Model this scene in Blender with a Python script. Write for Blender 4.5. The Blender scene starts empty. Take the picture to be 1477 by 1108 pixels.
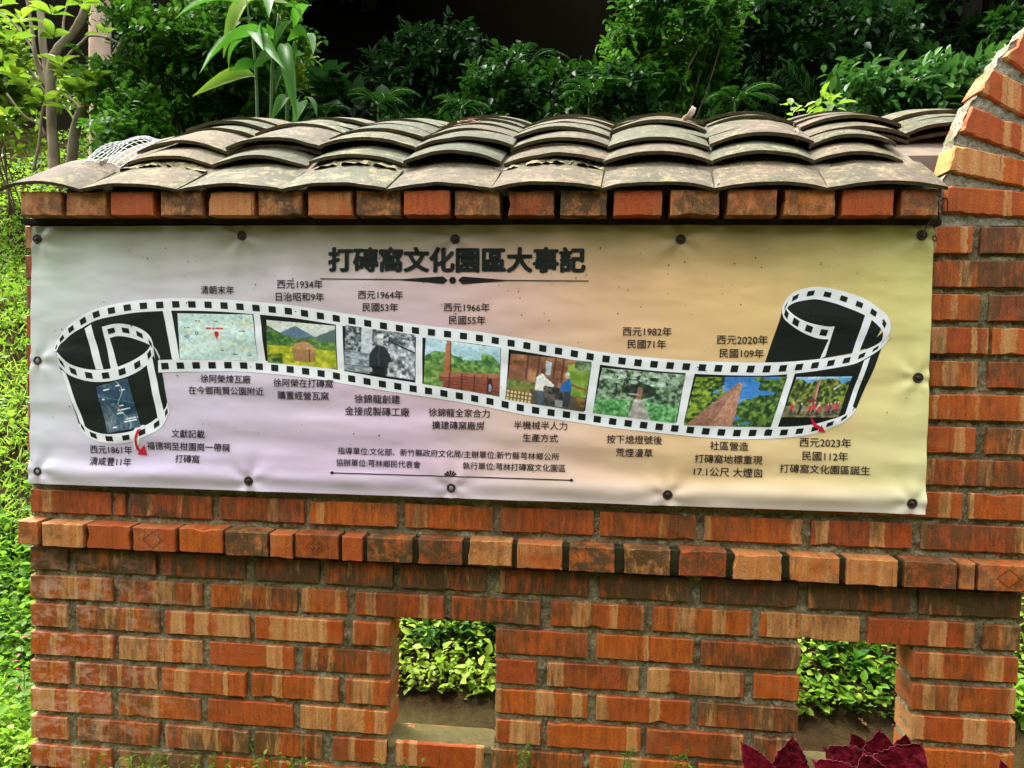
import bpy, bmesh, math, random
import numpy as np
from mathutils import Matrix, Vector

rnd = random.Random(7)
rng = np.random.default_rng(11)
S = bpy.context.scene
COL = S.collection

# ------------------------------------------------------------------ camera
F_PX, PW, PH = 1050.0, 1477.0, 1108.0
YAW, PITCH, ROLL = [math.radians(a) for a in (-5.57629, 2.83755, 1.01929)]
CAM = np.array([0.0, -1.77308, 1.16])
def cam_axes():
    cy, sy, cp, sp, cr, sr = math.cos(YAW), math.sin(YAW), math.cos(PITCH), math.sin(PITCH), math.cos(ROLL), math.sin(ROLL)
    F = np.array([sy, cy, 0.]); R = np.array([cy, -sy, 0.]); U = np.array([0, 0, 1.])
    F, U = F * cp - U * sp, U * cp + F * sp
    R, U = R * cr + U * sr, U * cr - R * sr
    return R, U, F
AX_R, AX_U, AX_F = cam_axes()
cd = bpy.data.cameras.new('camera'); cam = bpy.data.objects.new('camera', cd); COL.objects.link(cam)
cam.matrix_world = Matrix(((AX_R[0], AX_U[0], -AX_F[0], CAM[0]), (AX_R[1], AX_U[1], -AX_F[1], CAM[1]), (AX_R[2], AX_U[2], -AX_F[2], CAM[2]), (0, 0, 0, 1)))
cd.sensor_width = 36; cd.lens = F_PX / PW * 36; cd.clip_start = 0.05; cd.clip_end = 300
S.camera = cam

def P(px, py, Y=0.0):
    """point of the upright plane at depth Y that the photograph shows at (px, py)"""
    px = np.asarray(px, float); py = np.asarray(py, float)
    d = AX_F * F_PX + AX_R * (px[..., None] - 738.5) + AX_U * (554 - py[..., None])
    return CAM + d * ((Y - CAM[1]) / d[..., 1])[..., None]

# ------------------------------------------------------------------ light
SUN_EL, SUN_AZ = math.radians(63), math.radians(298)     # azimuth: 180 = from behind the camera
w = bpy.data.worlds.new('World'); S.world = w; w.use_nodes = True
sky = w.node_tree.nodes.new('ShaderNodeTexSky'); sky.sky_type = 'NISHITA'; sky.sun_disc = False
sky.sun_elevation = SUN_EL; sky.sun_rotation = SUN_AZ; sky.air_density = 1.0; sky.dust_density = 3.0; sky.ozone_density = 1.0
bg = w.node_tree.nodes['Background']; hs = w.node_tree.nodes.new('ShaderNodeHueSaturation'); hs.inputs['Saturation'].default_value = 0.22      # high thin overcast: the sky is nearly white
w.node_tree.links.new(sky.outputs[0], hs.inputs['Color']); w.node_tree.links.new(hs.outputs[0], bg.inputs[0]); bg.inputs[1].default_value = 0.15
sd = bpy.data.lights.new('sun', 'SUN'); sd.energy = 1.4; sd.angle = math.radians(16); sd.color = (1, 0.95, 0.86)
sun = bpy.data.objects.new('sun', sd); COL.objects.link(sun)
sdir = Vector((math.sin(SUN_AZ) * math.cos(SUN_EL), math.cos(SUN_AZ) * math.cos(SUN_EL), math.sin(SUN_EL)))
sun.rotation_euler = sdir.to_track_quat('Z', 'Y').to_euler()
S.view_settings.view_transform = 'Standard'; S.view_settings.look = 'None'; S.view_settings.gamma = 1
S.view_settings.exposure = 2.8

# ------------------------------------------------------------------ helpers
def link(o, parent=None):
    COL.objects.link(o)
    if parent is not None: o.parent = parent
    return o
def tag(o, label=None, cat=None, group=None, kind=None):
    if label: o['label'] = label
    if cat: o['category'] = cat
    if group: o['group'] = group
    if kind: o['kind'] = kind
    return o
def empty(name, loc, label, cat, group=None):
    o = bpy.data.objects.new(name, None); o.location = loc; o.empty_display_size = 0.1
    COL.objects.link(o)
    return tag(o, label, cat, group)
def mesh(name, verts, faces, mats, parent=None, smooth=False, fmat=None, col=None, tint=None, loc=None):
    """one mesh object; verts are world coordinates unless loc (the thing's base) is given"""
    me = bpy.data.meshes.new(name)
    V = np.asarray(verts, float).reshape(-1, 3)
    off = np.zeros(3)
    if parent is not None: off = np.array(parent_world(parent))
    elif loc is not None: off = np.asarray(loc, float)
    V = V - off
    if isinstance(faces, np.ndarray):
        n, k = faces.shape
        me.vertices.add(len(V)); me.vertices.foreach_set('co', V.astype(np.float32).ravel())
        me.loops.add(n * k); me.loops.foreach_set('vertex_index', faces.astype(np.int32).ravel())
        me.polygons.add(n); me.polygons.foreach_set('loop_start', np.arange(0, n * k, k, dtype=np.int32))
        me.update(calc_edges=True)
    else:
        me.from_pydata(V.tolist(), [], [tuple(int(i) for i in f) for f in faces]); me.update()
    for m in (mats if isinstance(mats, (list, tuple)) else [mats]): me.materials.append(m)
    if fmat is not None: me.polygons.foreach_set('material_index', np.asarray(fmat, np.int32))
    if smooth: me.polygons.foreach_set('use_smooth', np.ones(len(me.polygons), bool))
    if col is not None:
        c = np.ones((len(V), 4), np.float32); c[:, :3] = np.asarray(col, np.float32).reshape(-1, 3)
        a = me.color_attributes.new('bk', 'FLOAT_COLOR', 'POINT'); a.data.foreach_set('color', c.ravel())
    if tint is not None:
        a = me.attributes.new('tint', 'FLOAT', 'POINT'); a.data.foreach_set('value', np.asarray(tint, np.float32))
    o = bpy.data.objects.new(name, me); link(o, parent)
    if parent is None and loc is not None: o.location = loc
    return o
def parent_world(p):
    v = Vector((0, 0, 0))
    while p is not None: v += p.location; p = p.parent
    return v
def vnoise(x, y, seed=0):
    """smooth value noise on arrays"""
    x = np.asarray(x, float); y = np.asarray(y, float)
    xi = np.floor(x).astype(int); yi = np.floor(y).astype(int); fx = x - xi; fy = y - yi
    fx = fx * fx * (3 - 2 * fx); fy = fy * fy * (3 - 2 * fy)
    def h(a, b):
        n = (a * 374761393 + b * 668265263 + seed * 144665) & 0x7fffffff
        n = ((n ^ (n >> 13)) * 1274126177) & 0x7fffffff
        return ((n ^ (n >> 16)) & 0xffff) / 65535.0
    return (h(xi, yi) * (1 - fx) + h(xi + 1, yi) * fx) * (1 - fy) + (h(xi, yi + 1) * (1 - fx) + h(xi + 1, yi + 1) * fx) * fy
def fbm(x, y, seed=0, o=4):
    s = 0; a = 0.5
    for k in range(o):
        s = s + a * vnoise(x * 2 ** k, y * 2 ** k, seed + k * 17); a *= 0.5
    return s / (1 - 0.5 ** o)
def srgb(r, g, b):
    f = lambda c: (c / 255 / 12.92) if c < 10.3 else ((c / 255 + 0.055) / 1.055) ** 2.4
    return (f(r), f(g), f(b))

# ------------------------------------------------------------------ material helpers
class Mat:
    def __init__(s, name, rough=0.7, spec=0.3):
        s.m = bpy.data.materials.new(name); s.m.use_nodes = True; s.t = s.m.node_tree
        s.b = s.t.nodes['Principled BSDF']; s.b.inputs['Roughness'].default_value = rough
        s.b.inputs['Specular IOR Level'].default_value = spec
        s.out = s.t.nodes['Material Output']
        s._co = None
    def n(s, typ, props=None, **ins):
        nd = s.t.nodes.new('ShaderNode' + typ)
        for k, v in (props or {}).items(): setattr(nd, k, v)
        for k, v in ins.items():
            k = k.replace('_', ' ')
            sock = nd.inputs[int(k[1:])] if k[0] == 'i' and k[1:].isdigit() else nd.inputs[k]
            s.set(sock, v)
        return nd
    def set(s, sock, v):
        if hasattr(v, 'is_output'): s.t.links.new(v, sock)
        else:
            if isinstance(v, tuple) and len(v) == 3 and sock.type == 'RGBA': v = (*v, 1)
            sock.default_value = v
    def co(s):
        if s._co is None: s._co = s.n('TexCoord').outputs['Object']
        return s._co
    def scaled(s, sx, sy, sz, src=None, loc=None):
        nd = s.n('Mapping', i0=src or s.co()); nd.inputs['Scale'].default_value = (sx, sy, sz)
        if loc is not None: s.set(nd.inputs['Location'], loc)
        return nd.outputs[0]
    def noise(s, vec, scale, detail=4, rough=0.55, dim='3D'):
        nd = s.n('TexNoise', {'noise_dimensions': dim}); nd.inputs['Scale'].default_value = scale
        nd.inputs['Detail'].default_value = detail; nd.inputs['Roughness'].default_value = rough
        if dim == '1D': s.set(nd.inputs['W'], vec)
        else: s.set(nd.inputs['Vector'], vec)
        return nd.outputs[0]
    def ramp(s, fac, *stops):
        nd = s.n('ValToRGB', i0=fac); cr = nd.color_ramp
        while len(cr.elements) < len(stops): cr.elements.new(0.5)
        for e, (p, c) in zip(cr.elements, stops):
            e.position = p; e.color = (c, c, c, 1) if not isinstance(c, tuple) else (*c, 1)
        return nd.outputs[0]
    def math(s, op, a, b=0.0, clamp=False):
        nd = s.n('Math', {'operation': op, 'use_clamp': clamp}, i0=a, i1=b); return nd.outputs[0]
    def mix(s, fac, a, b, mode='MIX'):
        nd = s.n('Mix', {'data_type': 'RGBA', 'blend_type': mode}); s.set(nd.inputs[0], fac); s.set(nd.inputs[6], a); s.set(nd.inputs[7], b)
        return nd.outputs[2]
    def base(s, c): s.set(s.b.inputs['Base Color'], c)
    def bump(s, h, strength=0.3, dist=0.01):
        nd = s.n('Bump', Height=h); nd.inputs['Strength'].default_value = strength; nd.inputs['Distance'].default_value = dist
        s.t.links.new(nd.outputs[0], s.b.inputs['Normal'])
    def attr(s, name): return s.n('Attribute', {'attribute_name': name})
def simple(name, c, rough=0.6, spec=0.3, metal=0.0, var=0.25, scale=40):
    M = Mat(name, rough, spec); M.b.inputs['Metallic'].default_value = metal
    f = M.noise(M.co(), scale, 5)
    M.base(M.mix(f, tuple(x * (1 - var) for x in c), tuple(min(1, x * (1 + var)) for x in c)))
    return M.m

def brick_mat(header=False):
    M = Mat('fired_brick_end' if header else 'fired_brick', 0.5, 0.22)
    a = M.attr('bk'); sep = M.n('SeparateColor', i0=a.outputs['Color'])
    R, G, B = sep.outputs[0], sep.outputs[1], sep.outputs[2]
    xyz = M.n('SeparateXYZ', i0=M.co())
    wob = M.math('MULTIPLY', M.noise(M.scaled(30, 30, 60), 1, 3), 0.012)
    wx = M.math('ADD', M.math('ADD', xyz.outputs[0], wob), M.math('MULTIPLY', R, 91.7))
    band = M.noise(M.math('MULTIPLY', wx, 15.0), 1.0, 1.2, 0.5, '1D')
    band2 = M.noise(M.math('MULTIPLY', wx, 60.0), 1.0, 2.0, 0.5, '1D')
    blot = M.noise(M.scaled(16, 16, 22), 1, 4, 0.6)
    bsum = M.math('ADD', M.math('ADD', band, M.math('MULTIPLY', M.math('SUBTRACT', blot, 0.5), 0.07)), M.math('MULTIPLY', M.math('SUBTRACT', G, 0.75), 0.24))
    if header: bsum = M.math('ADD', M.math('MULTIPLY', blot, 0.7), M.math('MULTIPLY', M.math('SUBTRACT', G, 0.35), 0.36))
    bandf = M.math('MULTIPLY', M.ramp(bsum, (0.40, 0.0), (0.62, 1.0)) if header else M.ramp(bsum, (0.568, 0.0), (0.59, 1.0)), M.math('ADD', M.math('MULTIPLY', band2, 0.9), 0.22 if header else 0.42), True)
    mott = M.noise(M.scaled(60, 60, 35), 1, 6, 0.65)
    red = M.mix(R, (0.38, 0.045, 0.0012), (0.56, 0.115, 0.0035))
    red = M.mix(M.math('MULTIPLY', M.ramp(band2, (0.42, 0.0), (0.6, 1.0)), 0.5), red, (0.30, 0.038, 0.003))
    red = M.mix(M.math('MULTIPLY', M.ramp(mott, (0.45, 0.0), (0.72, 1.0)), 0.3), red, (0.54, 0.15, 0.02))
    red = M.mix(M.math('MULTIPLY', M.ramp(blot, (0.5, 0.0), (0.7, 1.0)), 0.45), red, (0.24, 0.05, 0.006))
    tan = M.mix(band2, (0.48, 0.175, 0.035), (0.66, 0.34, 0.12))
    c = M.mix(bandf, red, tan)
    # kiln soot and weathering, streaked upright; also painted shade under the ledge
    st = M.noise(M.scaled(48, 48, 40) if header else M.scaled(75, 20, 14), 1, 7, 0.72)
    big = M.noise(M.scaled(20, 20, 20) if header else M.scaled(9, 9, 9), 1, 3)
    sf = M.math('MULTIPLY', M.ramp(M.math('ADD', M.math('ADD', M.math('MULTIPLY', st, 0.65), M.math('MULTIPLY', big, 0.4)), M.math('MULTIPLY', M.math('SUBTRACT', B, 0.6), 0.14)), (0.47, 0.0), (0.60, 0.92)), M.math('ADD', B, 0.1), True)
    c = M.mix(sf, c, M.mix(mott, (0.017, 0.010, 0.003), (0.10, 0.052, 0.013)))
    # pale rubbed edges and lime specks
    pale = M.ramp(M.noise(M.scaled(45, 45, 45), 1, 8, 0.75), (0.63, 0.0), (0.72, 1.0))
    c = M.mix(M.math('MULTIPLY', pale, 0.35), c, (0.48, 0.30, 0.16))
    geo = M.n('NewGeometry')
    edge = M.ramp(geo.outputs['Pointiness'], (0.52, 0.0), (0.60, 1.0))
    c = M.mix(M.math('MULTIPLY', edge, 0.25), c, (0.45, 0.25, 0.12))
    pit = M.ramp(M.noise(M.scaled(220, 220, 220), 1, 2), (0.28, 0.45), (0.38, 1.0))
    c = M.mix(1.0, c, pit, 'MULTIPLY')
    grit = M.noise(M.scaled(330, 330, 330), 1, 3, 0.6)
    c = M.mix(1.0, c, M.ramp(grit, (0.3, 0.72), (0.7, 1.12)), 'MULTIPLY')
    line = M.math('MULTIPLY', M.ramp(M.noise(M.math('MULTIPLY', wx, 210.0), 1.0, 2.0, 0.5, '1D'), (0.60, 0.0), (0.68, 1.0)), M.ramp(blot, (0.48, 0.0), (0.62, 0.7)))
    c = M.mix(line, c, M.mix(1.0, c, (0.30, 0.24, 0.2), 'MULTIPLY'))
    salt = M.math('MULTIPLY', M.ramp(M.math('ADD', M.math('MULTIPLY', xyz.outputs[0], -1.0), -0.9), (0.0, 0.0), (0.45, 1.0)), M.ramp(M.noise(M.scaled(22, 22, 40), 1, 6, 0.7), (0.48, 0.0), (0.60, 0.5)))
    salt = M.math('MULTIPLY', salt, M.ramp(xyz.outputs[2], (0.5, 1.0), (0.66, 0.0)))
    c = M.mix(salt, c, (0.62, 0.36, 0.25))
    M.base(c)
    M.set(M.b.inputs['Roughness'], M.ramp(M.noise(M.scaled(14, 14, 14), 1, 3), (0.35, 0.34), (0.65, 0.72)))
    M.bump(M.math('ADD', M.math('ADD', mott, M.math('MULTIPLY', pit, 0.5)), M.math('ADD', M.math('MULTIPLY', st, 0.5), M.math('MULTIPLY', grit, 0.5))), 0.55, 0.004)
    return M.m
def mortar_mat(light=False):
    M = Mat('pale_cement_mortar' if light else 'old_lime_mortar', 0.95, 0.1)
    n1 = M.noise(M.co(), 130, 6, 0.7); n2 = M.noise(M.co(), 14, 4); n3 = M.noise(M.co(), 380, 3)
    c = M.mix(M.ramp(n1, (0.3, 0.0), (0.68, 1.0)), *(((0.16, 0.14, 0.095), (0.50, 0.46, 0.34)) if light else ((0.085, 0.070, 0.034), (0.47, 0.40, 0.23))))
    c = M.mix(M.math('MULTIPLY', M.ramp(n2, (0.48, 0.0), (0.66, 1.0)), 0.65), c, M.mix(n1, (0.03, 0.035, 0.015), (0.14, 0.14, 0.06)))
    c = M.mix(M.math('MULTIPLY', M.ramp(n3, (0.56, 0.0), (0.66, 1.0)), 0.6), c, (0.46, 0.40, 0.25))
    M.base(c); M.bump(M.math('ADD', n1, M.math('MULTIPLY', n3, 0.4)), 0.9, 0.008)
    return M.m
def tile_mat(name, edge=False):
    M = Mat(name, 0.85, 0.2)
    a = M.attr('bk'); sep = M.n('SeparateColor', i0=a.outputs['Color']); R, G = sep.outputs[0], sep.outputs[1]
    ofs = M.n('CombineXYZ', i0=M.math('MULTIPLY', R, 37.0), i1=M.math('MULTIPLY', G, 21.0), i2=R)
    vec = M.n('VectorMath', {'operation': 'ADD'}, i0=M.co(), i1=ofs.outputs[0]).outputs[0]
    n1 = M.noise(vec, 9, 5, 0.65); n2 = M.noise(vec, 55, 7, 0.72); n3 = M.noise(vec, 120, 4, 0.6)
    c = M.ramp(R, (0.0, (0.046, 0.054, 0.034)), (0.4, (0.075, 0.071, 0.045)), (0.7, (0.088, 0.064, 0.046)), (1.0, (0.115, 0.080, 0.042)))
    c = M.mix(M.ramp(n1, (0.4, 0.0), (0.62, 0.75)), c, (0.045, 0.046, 0.022))
    n4 = M.noise(vec, 16, 6, 0.7)
    c = M.mix(M.math('MULTIPLY', M.ramp(M.math('ADD', M.math('MULTIPLY', n2, 0.5), M.math('MULTIPLY', n4, 0.5)), (0.5, 0.0), (0.60, 1.0)), M.math('ADD', M.math('MULTIPLY', G, 0.7), 0.25)), c, (0.21, 0.17, 0.085))
    c = M.mix(M.math('MULTIPLY', M.ramp(n2, (0.36, 1.0), (0.46, 0.0)), 0.6), c, (0.035, 0.035, 0.02))
    c = M.mix(M.ramp(n3, (0.66, 0.0), (0.70, 0.8)), c, (0.36, 0.33, 0.24))
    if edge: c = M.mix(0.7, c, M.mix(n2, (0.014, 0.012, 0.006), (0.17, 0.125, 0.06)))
    M.base(c); M.bump(M.math('ADD', n2, M.math('MULTIPLY', n3, 0.5)), 0.5, 0.004)
    return M.m
def leaf_mat(name, dark, light, trans=0.35, rough=0.42, spec=0.35, third=None):
    M = Mat(name, rough, spec)
    t = M.attr('tint').outputs['Fac']
    c = M.ramp(t, (0.0, dark), (0.75 if third else 1.0, light), *([(1.0, third)] if third else []))
    n = M.noise(M.co(), 60, 3)
    c = M.mix(M.math('MULTIPLY', n, 0.35), c, tuple(x * 0.5 for x in dark))
    M.base(c)
    tr = M.n('BsdfTranslucent'); M.set(tr.inputs['Color'], M.mix(0.5, c, tuple(min(1, x * 1.5) for x in light)))
    ms = M.n('MixShader'); ms.inputs[0].default_value = trans
    M.t.links.new(M.b.outputs[0], ms.inputs[1]); M.t.links.new(tr.outputs[0], ms.inputs[2]); M.t.links.new(ms.outputs[0], M.out.inputs[0])
    return M.m
def bark_mat(name, c0, c1, c2):
    M = Mat(name, 0.9, 0.15)
    n1 = M.noise(M.scaled(18, 18, 5), 1, 6, 0.65); n2 = M.noise(M.co(), 5, 3)
    c = M.mix(n1, c0, c1); c = M.mix(M.ramp(n2, (0.45, 0.0), (0.65, 0.8)), c, c2)
    M.base(c); M.bump(n1, 0.6, 0.01); return M.m
def print_mat(name, rough=0.5):
    M = Mat(name, rough, 0.35); a = M.attr('bk')
    n = M.noise(M.co(), 30, 5)
    M.base(M.mix(1.0, a.outputs['Color'], M.ramp(n, (0.3, 0.93), (0.7, 1.0)), 'MULTIPLY')); return M.m

BRICK, HEADER, MORTAR = brick_mat(), brick_mat(True), mortar_mat()
TILE, TEDGE = tile_mat('weathered_clay_tile'), tile_mat('mossy_tile_edge', True)
IRON = simple('rusty_iron', (0.05, 0.032, 0.022), 0.6, 0.4, 0.5)
WIRE = simple('galvanised_wire', (0.36, 0.37, 0.37), 0.4, 0.5, 0.3)
DRY = simple('dry_leaf', (0.42, 0.24, 0.14), 0.7, 0.2, 0, 0.5, 60)

# ------------------------------------------------------------------ wall geometry numbers
Z0, PITCH_Z, BH, T = CAM[2] - 0.45484, 0.0765, 0.0605, 0.085      # bottom of course 0, course height, brick height, wall thickness
def zrow(r): return Z0 - r * PITCH_Z
def brick(verts, faces, cols, x0, x1, z0, z1, yf=-0.004, yb=T, rad=0.0022, jit=0.0007, c=(0.5, 0.5, 0.3), xf=None):
    """a chipped brick with worn arrises, appended to lists; xf maps (x,z) -> (x,z)"""
    nx = max(4, int((x1 - x0) / 0.012)); nz = 5
    ring = [(x0 + (x1 - x0) * i / nx, z0) for i in range(nx)] + [(x1, z0 + (z1 - z0) * i / nz) for i in range(nz)] + \
           [(x1 - (x1 - x0) * i / nx, z1) for i in range(nx)] + [(x0, z1 - (z1 - z0) * i / nz) for i in range(nz)]
    n = len(ring); cx, cz = (x0 + x1) / 2, (z0 + z1) / 2; b = len(verts)
    chip = [0] * n
    for _ in range(rnd.choice((0, 0, 1, 1, 2))):
        k = rnd.randrange(n); d = rnd.uniform(0.002, 0.006)
        for q in range(-1, 2): chip[(k + q) % n] = d * (1 if q == 0 else 0.6)
    jo = [rnd.gauss(0, jit) for _ in range(n)]
    hx, hz = (x1 - x0) / 2, (z1 - z0) / 2
    tilt = rnd.gauss(0, 0.0012)
    for lvl in range(4):
        for k, (x, z) in enumerate(ring):
            ins = (0, 0, rad, rad)[lvl]
            e = ins + (chip[k] if lvl in (1, 2) else 0) - jo[k] * (1 if lvl in (1, 2) else 0)
            dx, dz = x - cx, z - cz
            sx = min(abs(dx), hx - e if abs(dx) > hx - 1e-6 else abs(dx) * (1 - e / hx))
            sz = min(abs(dz), hz - e if abs(dz) > hz - 1e-6 else abs(dz) * (1 - e / hz))
            X, Z = cx + math.copysign(sx, dx), cz + math.copysign(sz, dz); tl = tilt * (X - cx) * 10
            y = (yb, yf + rad, yf, 0)[lvl]
            if lvl == 3: continue
            if xf: X, Z = xf(X, Z)
            verts.append((X, y + tl if lvl else y, Z)); cols.append(c)
    for lvl in range(2):
        for k in range(n):
            k2 = (k + 1) % n
            faces.append((b + lvl * n + k, b + lvl * n + k2, b + (lvl + 1) * n + k2, b + (lvl + 1) * n + k))
    faces.append(tuple(b + 2 * n + k for k in range(n)))
    faces.append(tuple(b + n - 1 - k for k in range(n)))
def bcol(band=None, soot=None):
    return (rnd.random(), rnd.choice((0.2, 0.55, 0.7, 0.8, 0.85, 0.9, 1.0, 1.35)) if band is None else band, rnd.choice((0.15, 0.3, 0.45, 0.55, 0.65, 0.85)) if soot is None else soot)

XL = float(P(45.5, 900)[0]); XR = float(P(1471, 900)[0]); XR2 = float(P(1504, 500)[0])
CX, CZ, RO = 1.45, 1.467, 0.648; RI = RO - 0.235; XR2 = CX - RI; TA = 0.062
wall = empty('brick_wall', (0, 0, 0), 'long low red brick wall with tiled coping, ledge, two square windows and arched gate', 'wall')

rows = {
 0: [(45,160),(167,181),(188,306),(316,439),(448,572.5),(584,711),(722,856.5),(865,1003),(1016,1158),(1170,1315),(1329,1496)],
 2: [(45.5,97.7),(107.7,225.5),(234,354.6),(366,461),(470,567),(577,702),(721,850),(864,995.6),(1010.6,1152),(1165,1312.5),(1325,1471.6)],
 3: [(45.5,163),(173,292),(304.5,429),(435,501.6),(512,640.6),(650.7,780),(794,929),(940.5,1083),(1095,1240),(1251,1404),(1417.8,1471.6)],
 4: [(45.5,97),(110,230.5),(239,361),(368,495),(509,563),(715,848),(860,1000.6),(1010.6,1154),(1316,1470)],
 5: [(45.5,164),(173,292),(302,424),(435.6,563),(715,774),(789,921.7),(933.5,1073),(1087,1152.5),(1314.5,1468.5)],
 6: [(45.5,100),(109,227),(234,355),(363,489),(498.6,562.5),(715,848),(860,995.6),(1007.6,1150.5),(1313.5,1467)],
 7: [(45.5,161),(171,289.5),(300.7,423),(433,562),(715,781),(789,924),(932.5,1073),(1086,1148.5),(1311.5,1465.5)],
 8: [(45.5,99),(111.5,229),(239,360),(368,464),(480,558.5),(570.5,698),(708,840),(850,995),(1005.7,1150),(1160,1322),(1335,1464)],
 9: [(45.5,161),(171,289.5),(300.7,423),(433,555),(567,690),(700,830),(842,980),(992,1140),(1152,1300),(1312,1462)],
 10:[(45.5,99),(111.5,229),(239,360),(370,490),(502,630),(642,775),(787,925),(937,1085),(1097,1250),(1262,1462)],
}
up = {-1: [(1180,1387),(1398,1504)], -2: [(1240,1504)], -3: [(1200,1406),(1422,1504)], -4: [(1240,1504)], -5: [(1200,1410),(1426,1504)],
      -6: [(1240,1424),(1430,1504)], -7: [(1200,1414),(1426,1504)], -8: [(1240,1504)], -9: [(1200,1401),(1414,1504)]}
sooty = {0: 0.75, 2: 0.8, 3: 0.6}
V, Fc, C_ = [], [], []
for r, bl in list(rows.items()) + list(up.items()):
    zb = zrow(r); yp = 554 + (CAM[2] - zb) * 540
    for (a, b) in bl:
        zm = zb + BH / 2
        # pixel row of the brick's middle at its own place on the wall plane
        def xw(px):
            lo, hi = -200.0, 1500.0
            for _ in range(40):
                m = (lo + hi) / 2
                if P(px, m)[2] > zm: lo = m
                else: hi = m
            return float(P(px, lo)[0])
        x0, x1 = xw(a), xw(b)
        x1 = min(x1, XR + 0.001 if r >= 2 else XR2)
        if r in (0,): c = (rnd.random(), 0.55, rnd.uniform(0.65, 1.0))
        elif r == 2: c = (rnd.random() * 0.6, rnd.choice((0.5, 0.65, 0.8)), rnd.uniform(0.95, 1.2))  # under the ledge: soot raised so part of the ledge's shade is painted in
        elif r == 3: c = (rnd.random(), rnd.uniform(0.7, 1.0), rnd.uniform(0.5, 0.9))
        else: c = bcol()
        if r == 3 and abs(a - 1095) < 2: c = (0.86, 1.7, 0.55)
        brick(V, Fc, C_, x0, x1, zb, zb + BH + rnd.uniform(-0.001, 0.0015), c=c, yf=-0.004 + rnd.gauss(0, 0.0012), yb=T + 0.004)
# wall bricks behind the banner and up to the coping (plain running bond)
for r in range(-9, 0):
    x = XL
    k = 0
    lim = {-1: 1175, -2: 1235, -3: 1195, -4: 1235, -5: 1195, -6: 1235, -7: 1195, -8: 1235, -9: 1195}[r]
    xe = float(P(lim, 500)[0]) - 0.012
    L = 0.105 if r % 2 == 0 else 0.225
    while x < xe - 0.03:
        e = min(x + L, xe)
        brick(V, Fc, C_, x, e, zrow(r), zrow(r) + BH, c=bcol(), yb=T + 0.004)
        x = e + 0.017; L = 0.225
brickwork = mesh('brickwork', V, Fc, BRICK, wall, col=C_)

# mortar: a rough front face with the window openings left out, on a solid core
holes = [(float(P(563, 960)[0]) , float(P(714.5, 960)[0]), zrow(7) - 0.0165, zrow(3) - 0.001),
         (float(P(1152, 1000)[0]), float(P(1314, 1000)[0]), zrow(7) - 0.0165, zrow(3) - 0.001)]
ZTOP = CAM[2] + 0.335
def in_hole(x, z, m=0.0): return any(h[0] - m < x < h[1] + m and h[2] - m < z < h[3] + m for h in holes)
V, Fc = [], []
def box(x0, x1, y0, y1, z0, z1):
    b = len(V)
    V.extend([(x, y, z) for z in (z0, z1) for y in (y0, y1) for x in (x0, x1)])
    for f in ((0, 2, 3, 1), (4, 5, 7, 6), (0, 1, 5, 4), (2, 6, 7, 3), (0, 4, 6, 2), (1, 3, 7, 5)): Fc.append(tuple(b + i for i in f))
xs = [XL + 0.004, holes[0][0] - 0.003, holes[0][1] + 0.003, holes[1][0] - 0.003, holes[1][1] + 0.003, XR - 0.004]
Ycf, Ycb = 0.018, T - 0.004
for i in range(0, 6, 2): box(xs[i], xs[i + 1], Ycf, Ycb, -0.15, zrow(3) - 0.0)
for h in holes: box(h[0] - 0.003, h[1] + 0.003, Ycf, Ycb, -0.15, h[2] - 0.004)
box(XL + 0.004, XR - 0.004, Ycf, Ycb, zrow(3) + 0.0, zrow(1) - 0.002)
box(XL + 0.004, XR2 - 0.004, Ycf, Ycb, zrow(1) - 0.002, ZTOP)
core = mesh('wall_core', V, Fc, MORTAR, wall)
st = 0.0055
gx = np.arange(XL + 0.003, XR2, st); gz = np.arange(-0.15, ZTOP, st)
GX, GZ = np.meshgrid(gx, gz)
GY = 0.0085 + 0.018 * (fbm(GX * 55, GZ * 55, 3, 3) - 0.5) + 0.004 * (vnoise(GX * 160, GZ * 160, 9) - 0.5)
idx = np.arange(GX.size).reshape(GX.shape)
q = np.stack([idx[:-1, :-1], idx[:-1, 1:], idx[1:, 1:], idx[1:, :-1]], -1).reshape(-1, 4)
cxq, czq = GX.ravel()[q].mean(1), GZ.ravel()[q].mean(1)
keep = np.ones(len(q), bool)
for h in holes: keep &= ~((cxq > h[0] - 0.002) & (cxq < h[1] + 0.002) & (czq > h[2]) & (czq < h[3]))
keep &= ~((cxq > XR - 0.003) & (czq < zrow(1)))
mesh('mortar_joints', np.stack([GX, GY, GZ], -1).reshape(-1, 3), q[keep], MORTAR, wall, smooth=True)
SILL = Mat('mossy_sill', 0.95, 0.1)
sn = SILL.noise(SILL.co(), 45, 6, 0.7)
SILL.base(SILL.mix(sn, (0.05, 0.042, 0.012), (0.19, 0.155, 0.065))); SILL.bump(sn, 0.7, 0.008)
for h in holes:
    nx, ny = 40, 18
    sx, sy = np.meshgrid(np.linspace(h[0] - 0.004, h[1] + 0.004, nx), np.linspace(0.0, T, ny))
    sz = h[2] + 0.003 + 0.006 * (fbm(sx * 40, sy * 40, 5) - 0.5) - 0.004 * (sy < 0.007)
    ii = np.arange(sx.size).reshape(sx.shape)
    qq = np.stack([ii[:-1, :-1], ii[:-1, 1:], ii[1:, 1:], ii[1:, :-1]], -1).reshape(-1, 4)
    vv = np.concatenate([np.stack([sx, sy, sz], -1).reshape(-1, 3), np.stack([sx[0], sy[0], sz[0] - 0.016], -1)])
    fr = np.stack([nx * ny + np.arange(nx - 1), nx * ny + np.arange(1, nx), ii[0, 1:], ii[0, :-1]], -1)
    mesh('window_sill', vv, np.concatenate([qq, fr]), SILL.m, wall, smooth=True)

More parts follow.
